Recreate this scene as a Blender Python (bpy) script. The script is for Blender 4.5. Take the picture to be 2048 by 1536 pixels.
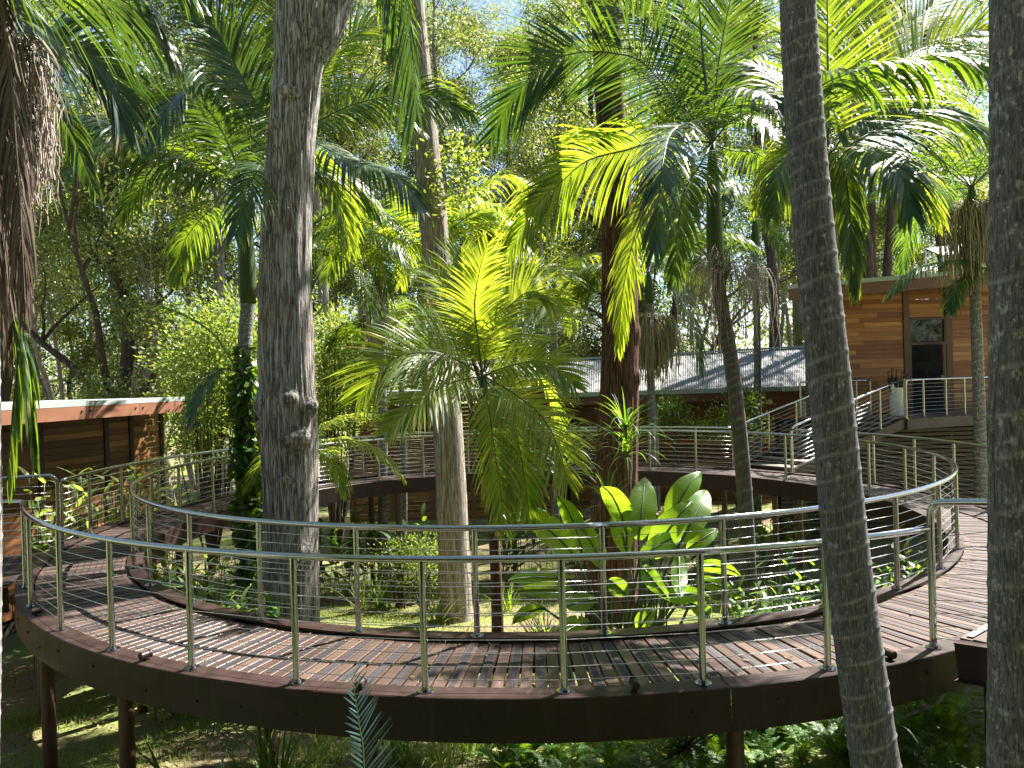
import bpy, math, random
import numpy as np
from mathutils import Vector, Matrix, noise as mnoise
from math import sin, cos, pi, radians
random.seed(7); rng = np.random.default_rng(7)
for o in list(bpy.data.objects): bpy.data.objects.remove(o, do_unlink=True)
scene = bpy.context.scene; col = scene.collection

# ------------------------------------------------------------ camera
FPX = 1521.3; PITCH = -0.005314; ROLL = -0.029328; CAMH = 2.30539
CAM = Vector((0, 0, CAMH))
FW = Vector((0, cos(PITCH), sin(PITCH))); R0 = Vector((1, 0, 0)); U0 = Vector((0, -sin(PITCH), cos(PITCH)))
RT = R0*cos(ROLL) + U0*sin(ROLL); UP = -R0*sin(ROLL) + U0*cos(ROLL)
cd = bpy.data.cameras.new('camera'); cam = bpy.data.objects.new('camera', cd); col.objects.link(cam)
cd.sensor_width = 36; cd.lens = FPX/2048*36; cd.clip_start = 0.05; cd.clip_end = 4000
m = Matrix.Identity(4)
for i in range(3): m[i][0] = RT[i]; m[i][1] = UP[i]; m[i][2] = -FW[i]; m[i][3] = CAM[i]
cam.matrix_world = m; scene.camera = cam
def at(px, py, d):                       # a point d metres ahead that the photo shows at pixel px, py
    return CAM + (FW + RT*((px-1024)/FPX) + UP*(-(py-768)/FPX))*d
# ------------------------------------------------------------ light
SUN = Vector((0.61, 0.52, 1.0)).normalized()
SUN_EL = math.asin(SUN.z); SUN_AZ = math.atan2(SUN.x, SUN.y)
world = bpy.data.worlds.new('World'); scene.world = world; world.use_nodes = True
wn = world.node_tree.nodes; wl = world.node_tree.links
sky = wn.new('ShaderNodeTexSky'); sky.sky_type = 'NISHITA'; sky.sun_disc = False
sky.sun_elevation = SUN_EL; sky.sun_rotation = SUN_AZ; sky.air_density = 1.0; sky.dust_density = 0.6; sky.ozone_density = 1.2
wl.new(sky.outputs[0], wn['Background'].inputs[0]); wn['Background'].inputs[1].default_value = 0.052
sd = bpy.data.lights.new('sun', 'SUN'); sd.energy = 5.0; sd.angle = radians(0.53); sd.color = (1, 0.95, 0.86)
so = bpy.data.objects.new('sun', sd); col.objects.link(so); so.rotation_euler = SUN.to_track_quat('Z', 'Y').to_euler()
so.location = (20, 20, 40)
vs = scene.view_settings; vs.view_transform = 'Standard'; vs.look = 'None'; vs.exposure = 2.3; vs.gamma = 1.0; vs.use_curve_mapping = False
scene.cycles.max_bounces = 4; scene.cycles.transparent_max_bounces = 4; scene.cycles.diffuse_bounces = 3
scene.cycles.glossy_bounces = 2; scene.cycles.transmission_bounces = 3
scene.cycles.caustics_reflective = False; scene.cycles.caustics_refractive = False
scene.cycles.sample_clamp_indirect = 6.0

# ------------------------------------------------------------ mesh helpers
ORG = {}
def tag(o, label=None, cat=None, group=None, kind=None):
    if label: o['label'] = label
    if cat: o['category'] = cat
    if group: o['group'] = group
    if kind: o['kind'] = kind
    return o
def empty(name, loc, label, cat, group=None):
    o = bpy.data.objects.new(name, None); col.objects.link(o); o.location = loc; o.empty_display_size = .2
    ORG[o.name] = Vector(loc)
    return tag(o, label, cat, group)
def np_mesh(name, v, quads=None, tris=None, rnd=None, smooth=False):
    me = bpy.data.meshes.new(name); v = np.asarray(v, dtype=np.float32)
    nq = 0 if quads is None else len(quads); nt = 0 if tris is None else len(tris)
    me.vertices.add(len(v)); me.vertices.foreach_set('co', v.ravel())
    idx = np.concatenate([a for a in ((np.asarray(quads).ravel() if nq else None), (np.asarray(tris).ravel() if nt else None)) if a is not None]).astype(np.int32)
    me.loops.add(len(idx)); me.loops.foreach_set('vertex_index', idx)
    starts = np.concatenate([np.arange(nq)*4, nq*4+np.arange(nt)*3]).astype(np.int32)
    me.polygons.add(nq+nt); me.polygons.foreach_set('loop_start', starts)
    if smooth: me.polygons.foreach_set('use_smooth', np.ones(nq+nt, dtype=bool))
    me.update(calc_edges=True); me.validate()
    if rnd is not None and len(rnd) == len(me.polygons):
        at_ = me.attributes.new('rnd', 'FLOAT', 'FACE'); at_.data.foreach_set('value', np.asarray(rnd, dtype=np.float32))
    return me
class MB:
    def __init__(s): s.v = []; s.f = []; s.r = []; s.sc = []
    def face(s, f, r=0.5): s.f.append(f); s.r.append(r)
    def box(s, c, sx, sy, sz, rz=0, r=0.5, M=None):
        b = len(s.v); c = Vector(c); ca, sa = cos(rz), sin(rz)
        for dz in (-.5, .5):
            for dx, dy in ((-.5, -.5), (.5, -.5), (.5, .5), (-.5, .5)):
                p = Vector((dx*sx, dy*sy, dz*sz))
                p = M @ p if M else Vector((p.x*ca-p.y*sa, p.x*sa+p.y*ca, p.z))
                s.v.append(c+p)
        for f in ((0,3,2,1),(4,5,6,7),(0,1,5,4),(1,2,6,5),(2,3,7,6),(3,0,4,7)): s.face([b+i for i in f], r)
        return s
    def bar(s, a, b_, w, h, upv=Vector((0,0,1)), r=.5):
        a = Vector(a); b_ = Vector(b_); d = (b_-a).normalized(); sd_ = d.cross(upv)
        sd_ = sd_.normalized() if sd_.length > 1e-5 else Vector((1,0,0)); u = sd_.cross(d)
        b = len(s.v)
        for p in (a, b_):
            for i, j in ((-1,-1),(1,-1),(1,1),(-1,1)): s.v.append(p+sd_*(i*w/2)+u*(j*h/2))
        for f in ((0,1,2,3),(7,6,5,4),(0,4,5,1),(1,5,6,2),(2,6,7,3),(3,7,4,0)): s.face([b+i for i in f], r)
        return s
    def tube(s, pts, rad, n=8, cap=True, r=.5):
        pts = [Vector(p) for p in pts]; k = len(pts)
        if not hasattr(rad, '__len__'): rad = [rad]*k
        T = [(pts[min(i+1,k-1)]-pts[max(i-1,0)]).normalized() for i in range(k)]
        x = T[0].cross(Vector((0,0,1)));
        if x.length < 1e-3: x = Vector((1,0,0)).cross(T[0])
        x.normalize(); b = len(s.v)
        for i in range(k):
            x = (x - T[i]*x.dot(T[i])).normalized(); y = T[i].cross(x)
            for j in range(n):
                a = 2*pi*j/n; s.v.append(pts[i]+(x*cos(a)+y*sin(a))*rad[i])
        for i in range(k-1):
            for j in range(n):
                s.face([b+i*n+j, b+i*n+(j+1)%n, b+(i+1)*n+(j+1)%n, b+(i+1)*n+j], r)
        if cap:
            s.face([b+j for j in range(n)][::-1], r); s.face([b+(k-1)*n+j for j in range(n)], r)
        return s
    def build(s, name, mat, parent=None, smooth=False, origin=None):
        me = bpy.data.meshes.new(name)
        og = Vector((0,0,0))
        if parent is not None: og = ORG.get(parent.name, Vector((0,0,0)))
        elif origin is not None: og = Vector(origin)
        me.from_pydata([tuple(v-og) for v in s.v], [], s.f)
        at_ = me.attributes.new('rnd', 'FLOAT', 'FACE'); at_.data.foreach_set('value', np.asarray(s.r, dtype=np.float32))
        if s.sc and len(s.sc) == len(s.v):
            a2 = me.attributes.new('scar', 'FLOAT', 'POINT'); a2.data.foreach_set('value', np.asarray(s.sc, dtype=np.float32))
        if smooth:
            me.polygons.foreach_set('use_smooth', np.ones(len(me.polygons), dtype=bool))
            if smooth == 'auto': me.set_sharp_from_angle(angle=radians(40))
        me.materials.append(mat)
        o = bpy.data.objects.new(name, me); col.objects.link(o)
        if parent is not None: o.parent = parent
        else: o.location = og
        ORG[o.name] = og
        return o
def link_mesh(name, me, mat=None, parent=None, loc=None):
    o = bpy.data.objects.new(name, me); col.objects.link(o)
    if mat and not me.materials: me.materials.append(mat)
    if parent is not None: o.parent = parent
    if loc is not None: o.location = loc
    ORG[o.name] = ORG.get(parent.name, Vector((0,0,0))) if parent is not None else Vector(loc or (0,0,0))
    return o
def spline(pts, n):                       # Catmull-Rom through pts
    P = [Vector(p) for p in pts]; P = [P[0]*2-P[1]] + P + [P[-1]*2-P[-2]]
    k = len(P)-3; out = []
    for i in range(n):
        t = i/(n-1)*k; j = min(int(t), k-1); u = t-j
        a, b, c, d = P[j:j+4]
        out.append(.5*((2*b)+(c-a)*u+(2*a-5*b+4*c-d)*u*u+(3*b-a-3*c+d)*u**3))
    return out

# ------------------------------------------------------------ materials
def nmat(name):
    mt = bpy.data.materials.new(name); mt.use_nodes = True
    return mt, mt.node_tree.nodes, mt.node_tree.links, mt.node_tree.nodes['Principled BSDF']
def ramp(n, stops):
    r = n.new('ShaderNodeValToRGB'); e = r.color_ramp.elements
    while len(e) < len(stops): e.new(0.5)
    for i, (p, c) in enumerate(stops): e[i].position = p; e[i].color = (*c, 1) if len(c) == 3 else c
    return r
def leaf_mat(name, stops, trans, tfac=.45, rough=.4, spec=.5, brown=None):
    mt, n, l, b = nmat(name)
    a = n.new('ShaderNodeAttribute'); a.attribute_name = 'rnd'
    oi = n.new('ShaderNodeObjectInfo'); ad = n.new('ShaderNodeMath'); ad.operation = 'MULTIPLY_ADD'
    l.new(oi.outputs['Random'], ad.inputs[0]); ad.inputs[1].default_value = .22; l.new(a.outputs['Fac'], ad.inputs[2])
    sb = n.new('ShaderNodeMath'); sb.operation = 'SUBTRACT'; l.new(ad.outputs[0], sb.inputs[0]); sb.inputs[1].default_value = .11
    if brown: stops = [(p*.93, c) for p, c in stops]+[(.985, brown)]
    r = ramp(n, stops); l.new(sb.outputs[0], r.inputs[0])
    r2 = ramp(n, [(0, trans[0]), (1, trans[1])]); l.new(sb.outputs[0], r2.inputs[0])
    l.new(r.outputs[0], b.inputs['Base Color']); b.inputs['Roughness'].default_value = rough
    b.inputs['Specular IOR Level'].default_value = spec
    t = n.new('ShaderNodeBsdfTranslucent'); l.new(r2.outputs[0], t.inputs[0])
    mx = n.new('ShaderNodeMixShader'); mx.inputs[0].default_value = tfac
    l.new(b.outputs[0], mx.inputs[1]); l.new(t.outputs[0], mx.inputs[2])
    l.new(mx.outputs[0], n['Material Output'].inputs[0])
    return mt
def bark_mat(name, stops, sc=(14,14,1.6), bump=.6, dist=.02, rough=.9, patches=None, scar=None, speck=None, fiss=None):
    mt, n, l, b = nmat(name)
    tc = n.new('ShaderNodeTexCoord'); mp = n.new('ShaderNodeMapping'); mp.inputs['Scale'].default_value = sc
    l.new(tc.outputs['Object'], mp.inputs[0])
    nz = n.new('ShaderNodeTexNoise'); nz.inputs['Scale'].default_value = 2.2; nz.inputs['Detail'].default_value = 9; nz.inputs['Roughness'].default_value = .65
    l.new(mp.outputs[0], nz.inputs['Vector'])
    r = ramp(n, stops); l.new(nz.outputs[0], r.inputs[0]); c = r.outputs[0]
    hgt = nz.outputs[0]
    if fiss:
        mp3 = n.new('ShaderNodeMapping'); mp3.inputs['Scale'].default_value = fiss[0]; l.new(tc.outputs['Object'], mp3.inputs[0])
        nf = n.new('ShaderNodeTexNoise'); nf.inputs['Scale'].default_value = 1; nf.inputs['Detail'].default_value = 5; nf.inputs['Roughness'].default_value = .6; nf.inputs['Distortion'].default_value = .4
        l.new(mp3.outputs[0], nf.inputs['Vector'])
        rf = ramp(n, [(.5-fiss[1], (1,1,1)), (.5, (fiss[2],)*3), (.5+fiss[1], (1,1,1))]); l.new(nf.outputs[0], rf.inputs[0])
        mf = n.new('ShaderNodeMixRGB'); mf.blend_type = 'MULTIPLY'; mf.inputs[0].default_value = 1; l.new(c, mf.inputs[1]); l.new(rf.outputs[0], mf.inputs[2]); c = mf.outputs[0]
        mh = n.new('ShaderNodeMath'); mh.operation = 'MULTIPLY_ADD'; l.new(rf.outputs[0], mh.inputs[0]); mh.inputs[1].default_value = .8; l.new(nz.outputs[0], mh.inputs[2]); hgt = mh.outputs[0]
    if patches:
        n2 = n.new('ShaderNodeTexNoise'); n2.inputs['Scale'].default_value = patches[0]; n2.inputs['Detail'].default_value = 4
        l.new(tc.outputs['Object'], n2.inputs['Vector'])
        r2 = ramp(n, [(patches[1], (0,0,0)), (patches[2], (1,1,1))]); l.new(n2.outputs[0], r2.inputs[0])
        mx = n.new('ShaderNodeMixRGB'); l.new(r2.outputs[0], mx.inputs[0]); l.new(c, mx.inputs[1]); mx.inputs[2].default_value = (*patches[3], 1); c = mx.outputs[0]
    if speck:
        v = n.new('ShaderNodeTexNoise'); v.inputs['Scale'].default_value = speck[0]; v.inputs['Detail'].default_value = 6; v.inputs['Roughness'].default_value = .7
        m2 = n.new('ShaderNodeMapping'); m2.inputs['Scale'].default_value = (1,1,.55); l.new(tc.outputs['Object'], m2.inputs[0]); l.new(m2.outputs[0], v.inputs['Vector'])
        r3 = ramp(n, [(speck[1], (0,0,0)), (speck[2], (1,1,1))]); l.new(v.outputs[0], r3.inputs[0])
        mx = n.new('ShaderNodeMixRGB'); l.new(r3.outputs[0], mx.inputs[0]); l.new(c, mx.inputs[1]); mx.inputs[2].default_value = (*speck[3], 1); c = mx.outputs[0]
    if scar:
        a = n.new('ShaderNodeAttribute'); a.attribute_name = 'scar'
        mu = n.new('ShaderNodeMath'); mu.operation = 'MULTIPLY'; l.new(a.outputs['Fac'], mu.inputs[0]); l.new(nz.outputs[0], mu.inputs[1])
        mx = n.new('ShaderNodeMixRGB'); l.new(mu.outputs[0], mx.inputs[0]); l.new(c, mx.inputs[1]); mx.inputs[2].default_value = (*scar, 1); c = mx.outputs[0]
    l.new(c, b.inputs['Base Color']); b.inputs['Roughness'].default_value = rough; b.inputs['Specular IOR Level'].default_value = .2
    bp = n.new('ShaderNodeBump'); bp.inputs['Strength'].default_value = bump; bp.inputs['Distance'].default_value = dist
    l.new(hgt, bp.inputs['Height']); l.new(bp.outputs[0], b.inputs['Normal'])
    return mt
def paint_mat(name, c, rough=.45, var=.25, scale=3, metal=0, bump=0):
    mt, n, l, b = nmat(name)
    tc = n.new('ShaderNodeTexCoord'); nz = n.new('ShaderNodeTexNoise'); nz.inputs['Scale'].default_value = scale; nz.inputs['Detail'].default_value = 7
    l.new(tc.outputs['Object'], nz.inputs['Vector'])
    r = ramp(n, [(.3, tuple(x*(1-var) for x in c)), (.7, tuple(min(1, x*(1+var)) for x in c))]); l.new(nz.outputs[0], r.inputs[0])
    l.new(r.outputs[0], b.inputs['Base Color']); b.inputs['Metallic'].default_value = metal
    r2 = ramp(n, [(.3, (rough*.8,)*3), (.7, (min(1, rough*1.25),)*3)]); l.new(nz.outputs[0], r2.inputs[0]); l.new(r2.outputs[0], b.inputs['Roughness'])
    if bump:
        bp = n.new('ShaderNodeBump'); bp.inputs['Strength'].default_value = bump; bp.inputs['Distance'].default_value = .01
        l.new(nz.outputs[0], bp.inputs['Height']); l.new(bp.outputs[0], b.inputs['Normal'])
    return mt
def wood_mat(name, stops, axis, rough=.55, wear=None, tone=.6):
    # each board takes its own tone from the object's random number; grain runs along axis
    mt, n, l, b = nmat(name)
    tc = n.new('ShaderNodeTexCoord'); oi = n.new('ShaderNodeObjectInfo')
    ml = n.new('ShaderNodeVectorMath'); ml.operation = 'SCALE'; l.new(oi.outputs['Random'], ml.inputs['Scale']); ml.inputs[0].default_value = (37, 17, 91)
    ad = n.new('ShaderNodeVectorMath'); l.new(tc.outputs['Object'], ad.inputs[0]); l.new(ml.outputs[0], ad.inputs[1])
    mp = n.new('ShaderNodeMapping'); s = [26, 26, 26]; s[axis] = 1.2; mp.inputs['Scale'].default_value = s; l.new(ad.outputs[0], mp.inputs[0])
    nz = n.new('ShaderNodeTexNoise'); nz.inputs['Scale'].default_value = 1; nz.inputs['Detail'].default_value = 6; l.new(mp.outputs[0], nz.inputs['Vector'])
    wn2 = n.new('ShaderNodeTexWhiteNoise'); wn2.noise_dimensions = '1D'; l.new(oi.outputs['Random'], wn2.inputs['W'])
    mm = n.new('ShaderNodeMath'); mm.operation = 'MULTIPLY_ADD'; l.new(nz.outputs[0], mm.inputs[0]); mm.inputs[1].default_value = .55
    m3 = n.new('ShaderNodeMath'); m3.operation = 'MULTIPLY'; l.new(wn2.outputs[0], m3.inputs[0]); m3.inputs[1].default_value = tone
    l.new(m3.outputs[0], mm.inputs[2])
    r = ramp(n, stops); l.new(mm.outputs[0], r.inputs[0]); c = r.outputs[0]
    if wear:
        n2 = n.new('ShaderNodeTexNoise'); n2.inputs['Scale'].default_value = 1.0; n2.inputs['Detail'].default_value = 8; n2.inputs['Roughness'].default_value = .7
        mp2 = n.new('ShaderNodeMapping'); s2 = [20, 20, 20]; s2[axis] = 3.0; mp2.inputs['Scale'].default_value = s2; l.new(ad.outputs[0], mp2.inputs[0]); l.new(mp2.outputs[0], n2.inputs['Vector'])
        r2 = ramp(n, [(wear[0], (0,0,0)), (wear[1], (1,1,1))]); l.new(n2.outputs[0], r2.inputs[0])
        mx = n.new('ShaderNodeMixRGB'); l.new(r2.outputs[0], mx.inputs[0]); l.new(c, mx.inputs[1]); mx.inputs[2].default_value = (*wear[2], 1); c = mx.outputs[0]
    l.new(c, b.inputs['Base Color']); b.inputs['Roughness'].default_value = rough; b.inputs['Specular IOR Level'].default_value = .35
    bp = n.new('ShaderNodeBump'); bp.inputs['Strength'].default_value = .25; bp.inputs['Distance'].default_value = .004
    l.new(nz.outputs[0], bp.inputs['Height']); l.new(bp.outputs[0], b.inputs['Normal'])
    return mt
M = {}
M['steel'] = paint_mat('polished_steel', (.44, .45, .455), .13, .06, 40, 1.0)
M['cable'] = paint_mat('steel_cable', (.5, .5, .48), .3, .1, 40, 1.0)
M['rim'] = paint_mat('rust_brown_paint', (.030, .0165, .0150), .42, .22, 5, 0, .15)
M['rim'].node_tree.nodes['Principled BSDF'].inputs['Specular IOR Level'].default_value = .25
mt, n_, l_, b_ = M['rim'], M['rim'].node_tree.nodes, M['rim'].node_tree.links, M['rim'].node_tree.nodes['Principled BSDF']
tc = n_.new('ShaderNodeTexCoord'); mp = n_.new('ShaderNodeMapping'); mp.inputs['Scale'].default_value = (9,9,.8); l_.new(tc.outputs['Object'], mp.inputs[0])
q1 = n_.new('ShaderNodeTexNoise'); q1.inputs['Scale'].default_value = 1; q1.inputs['Detail'].default_value = 7; q1.inputs['Roughness'].default_value = .7; l_.new(mp.outputs[0], q1.inputs['Vector'])
q2 = ramp(n_, [(.52, (0,0,0)), (.74, (.4,.4,.4))]); l_.new(q1.outputs[0], q2.inputs[0])
mx = n_.new('ShaderNodeMixRGB'); l_.new(q2.outputs[0], mx.inputs[0]); l_.new(b_.inputs['Base Color'].links[0].from_socket, mx.inputs[1]); mx.inputs[2].default_value = (.075,.055,.048,1); l_.new(mx.outputs[0], b_.inputs['Base Color'])
M['column'] = paint_mat('column_paint', (.060, .026, .020), .38, .25, 6)
M['deck'] = wood_mat('deck_timber', [(.2, (.046,.026,.021)), (.5, (.082,.052,.043)), (.8, (.118,.074,.058)), (1, (.16,.068,.038))], 1, .42, (.64, .78, (.30,.27,.25)), .42)
M['deckx'] = wood_mat('deck_timber_cross', [(.2, (.085,.060,.050)), (.5, (.15,.115,.10)), (.9, (.22,.17,.145))], 0, .55, (.66, .80, (.20,.18,.16)))
M['strip'] = wood_mat('grip_strip', [(.3, (.012,.012,.017)), (.7, (.026,.025,.034))], 1, .7, (.66, .74, (.25,.25,.25)))
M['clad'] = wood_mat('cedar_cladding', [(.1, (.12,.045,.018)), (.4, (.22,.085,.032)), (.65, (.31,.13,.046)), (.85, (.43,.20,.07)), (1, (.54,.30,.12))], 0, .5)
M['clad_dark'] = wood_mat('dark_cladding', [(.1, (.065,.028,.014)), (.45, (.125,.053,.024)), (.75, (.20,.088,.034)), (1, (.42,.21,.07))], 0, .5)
M['trim'] = paint_mat('brown_trim', (.085, .040, .022), .5, .15, 5)
M['trim_dark'] = paint_mat('dark_trim', (.035, .018, .013), .5, .2, 5)
M['fascia'] = paint_mat('fascia_brown', (.20, .085, .048), .5, .12, 2)
M['fascia2'] = paint_mat('fascia_brown_dull', (.13, .060, .036), .5, .12, 2)
M['flash'] = paint_mat('pale_metal_flashing', (.30, .335, .325), .4, .08, 3)
M['roof'] = paint_mat('weathered_zinc', (.22, .225, .22), .55, .25, 4)
M['white'] = paint_mat('white_ceramic', (.75, .73, .69), .35, .04, 4)
M['black'] = paint_mat('black_cloth', (.015, .015, .018), .7, .3, 12)
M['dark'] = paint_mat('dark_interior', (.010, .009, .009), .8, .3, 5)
M['frame_white'] = paint_mat('galvanised_frame', (.6, .62, .64), .4, .06, 9)
mt, n_, l_, b_ = nmat('window_glass'); b_.inputs['Base Color'].default_value = (.015,.018,.02,1); b_.inputs['Roughness'].default_value = .03; b_.inputs['Specular IOR Level'].default_value = .5; M['glass'] = mt
mt, n_, l_, b_ = nmat('lamp_glow'); b_.inputs['Emission Color'].default_value = (1,.82,.5,1); b_.inputs['Emission Strength'].default_value = 3.0; M['glow'] = mt
M['palm'] = leaf_mat('palm_leaf', [(0, (.016,.048,.024)), (.5, (.030,.080,.026)), (1, (.070,.125,.028))], ((.08,.20,.010), (.36,.48,.022)), .38, .44, .45, (.24,.16,.07))
M['palm_shade'] = leaf_mat('shaded_palm_leaf', [(0, (.014,.044,.026)), (.5, (.026,.070,.034)), (1, (.055,.105,.040))], ((.05,.13,.010), (.18,.29,.016)), .26, .38, .6, (.24,.16,.07))  # darker, less translucent palm leaf: shade on some fronds put into the colour
M['palm_y'] = leaf_mat('young_palm_leaf', [(0, (.050,.105,.020)), (.5, (.075,.14,.022)), (1, (.14,.19,.03))], ((.32,.48,.015), (.64,.72,.045)), .48, .44, .45, (.30,.21,.08))
M['dead'] = leaf_mat('dead_frond', [(0, (.035,.023,.016)), (.5, (.085,.055,.038)), (1, (.20,.15,.115))], ((.06,.035,.02), (.14,.09,.05)), .15, .6, .3)
M['rib'] = paint_mat('palm_midrib', (.055, .075, .022), .5, .3, 6)
M['rib_dead'] = paint_mat('dead_midrib', (.10, .07, .045), .7, .3, 6)
M['gum'] = leaf_mat('gum_leaf', [(0, (.022,.045,.016)), (.5, (.060,.092,.028)), (1, (.19,.22,.07))], ((.10,.17,.02), (.56,.60,.10)), .42, .36, .55)
M['gum2'] = leaf_mat('forest_leaf', [(0, (.014,.034,.014)), (.5, (.042,.075,.022)), (1, (.13,.17,.045))], ((.07,.14,.016), (.46,.54,.065)), .42, .36, .55)
M['bright'] = leaf_mat('shrub_leaf', [(0, (.055,.10,.022)), (.5, (.10,.155,.035)), (1, (.19,.23,.06))], ((.26,.38,.03), (.55,.62,.09)), .42, .45, .4)
M['banana'] = leaf_mat('broad_leaf', [(0, (.045,.12,.022)), (.5, (.065,.15,.025)), (1, (.10,.18,.03))], ((.28,.52,.014), (.50,.68,.030)), .48, .36, .45, (.26,.19,.06))
M['fern'] = leaf_mat('fern_leaf', [(0, (.025,.075,.018)), (.5, (.045,.11,.022)), (1, (.10,.17,.03))], ((.18,.36,.015), (.42,.58,.03)), .42, .45, .35)
M['grass'] = leaf_mat('grass_blade', [(0, (.09,.14,.03)), (.5, (.16,.21,.05)), (1, (.30,.31,.10))], ((.30,.42,.04), (.55,.60,.10)), .35, .6, .2)
M['vine'] = leaf_mat('vine_leaf', [(0, (.016,.05,.016)), (.5, (.03,.075,.018)), (1, (.07,.12,.02))], ((.12,.26,.012), (.35,.48,.03)), .40, .38, .5)
M['cycad'] = leaf_mat('cycad_leaf', [(0, (.018,.050,.052)), (.5, (.028,.066,.066)), (1, (.045,.085,.080))], ((.04,.10,.07), (.07,.14,.09)), .2, .4, .5)
M['litter'] = leaf_mat('leaf_litter', [(0, (.05,.032,.018)), (.5, (.13,.085,.045)), (1, (.28,.22,.14))], ((.10,.06,.03), (.2,.14,.07)), .1, .7, .2)
M['mop'] = leaf_mat('fruit_strand', [(0, (.30,.25,.12)), (.5, (.46,.40,.22)), (1, (.62,.56,.36))], ((.2,.17,.07), (.4,.34,.16)), .25, .6, .2)
M['mop_p'] = leaf_mat('flower_strand', [(0, (.30,.24,.20)), (.5, (.46,.39,.35)), (1, (.60,.53,.49))], ((.2,.15,.12), (.4,.32,.26)), .25, .6, .2)
M['petal'] = leaf_mat('red_flower', [(0, (.35,.012,.02)), (1, (.5,.04,.03))], ((.4,.02,.02), (.5,.05,.03)), .3, .6, .2)
M['bark_grey'] = bark_mat('fissured_grey_bark', [(.28, (.11,.088,.080)), (.45, (.30,.268,.252)), (.60, (.45,.415,.40)), (.75, (.57,.54,.525))], (11,11,1.1), .9, .03, .9, (.7, .55, .78, (.22,.14,.10)), fiss=((30,30,1.7), .055, .30))
M['bark_pale'] = bark_mat('pale_bark', [(.30, (.16,.125,.10)), (.5, (.36,.31,.265)), (.72, (.52,.465,.41))], (12,12,1.0), .8, .02, .9, (.8, .58, .75, (.20,.125,.08)), fiss=((34,34,1.5), .06, .35))
M['bark_red'] = bark_mat('red_brown_bark', [(.30, (.055,.028,.018)), (.5, (.16,.082,.054)), (.72, (.28,.16,.11))], (12,12,1.0), .9, .03, .95, (.9, .55, .75, (.17,.10,.07)), fiss=((28,28,1.3), .08, .25))
M['bark_palm'] = bark_mat('palm_bark', [(.30, (.068,.064,.067)), (.5, (.158,.150,.156)), (.7, (.26,.25,.256))], (50,50,6), .5, .004, .9, None, (.46,.44,.43), (34, .57, .69, (.42,.41,.40)), ((75,75,6), .07, .45))
M['bark_palm2'] = bark_mat('palm_bark_lichen', [(.30, (.070,.066,.065)), (.5, (.165,.156,.152)), (.7, (.28,.268,.26))], (50,50,6), .5, .004, .9, None, (.48,.46,.44), (30, .54, .66, (.44,.43,.41)), ((75,75,6), .07, .5))
M['bark_young'] = bark_mat('young_palm_bark', [(.30, (.048,.022,.013)), (.5, (.10,.05,.03)), (.7, (.16,.095,.06))], (22,22,4), .4, .005, .85, None, (.32,.25,.19))
M['bark_trunkb'] = bark_mat('dark_ringed_palm_bark', [(.30, (.040,.033,.031)), (.5, (.095,.080,.075)), (.7, (.16,.14,.13))], (40,40,5), .5, .005, .9, None, (.34,.31,.29))
M['shaft'] = bark_mat('green_crownshaft', [(.3, (.030,.055,.018)), (.7, (.065,.095,.030))], (10,10,.5), .15, .004, .5)
M['bark_dark'] = bark_mat('dark_forest_bark', [(.30, (.028,.020,.016)), (.5, (.075,.055,.043)), (.72, (.15,.115,.09))], (8,8,1.0), .6, .03, .95)
M['bark_light'] = bark_mat('light_forest_bark', [(.30, (.13,.10,.08)), (.5, (.30,.25,.215)), (.72, (.46,.41,.36))], (6,6,.8), .4, .02, .9)
mt, n_, l_, b_ = nmat('ground_soil')
tc = n_.new('ShaderNodeTexCoord'); a1 = n_.new('ShaderNodeTexNoise'); a1.inputs['Scale'].default_value = .55; a1.inputs['Detail'].default_value = 6
a2 = n_.new('ShaderNodeTexNoise'); a2.inputs['Scale'].default_value = 22; a2.inputs['Detail'].default_value = 8; a2.inputs['Roughness'].default_value = .75
for q in (a1, a2): l_.new(tc.outputs['Object'], q.inputs['Vector'])
r1 = ramp(n_, [(.25, (.07,.05,.03)), (.5, (.19,.15,.09)), (.75, (.36,.30,.20))]); l_.new(a2.outputs[0], r1.inputs[0])
r2 = ramp(n_, [(.25, (.06,.08,.02)), (.5, (.16,.19,.055)), (.75, (.28,.30,.11))]); l_.new(a2.outputs[0], r2.inputs[0])
r3 = ramp(n_, [(.42, (0,0,0)), (.56, (1,1,1))]); l_.new(a1.outputs[0], r3.inputs[0])
mx = n_.new('ShaderNodeMixRGB'); l_.new(r3.outputs[0], mx.inputs[0]); l_.new(r1.outputs[0], mx.inputs[1]); l_.new(r2.outputs[0], mx.inputs[2])
l_.new(mx.outputs[0], b_.inputs['Base Color']); b_.inputs['Roughness'].default_value = .95; b_.inputs['Specular IOR Level'].default_value = .1
bp = n_.new('ShaderNodeBump'); bp.inputs['Strength'].default_value = .8; bp.inputs['Distance'].default_value = .04; l_.new(a2.outputs[0], bp.inputs['Height']); l_.new(bp.outputs[0], b_.inputs['Normal'])
M['ground'] = mt

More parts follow.
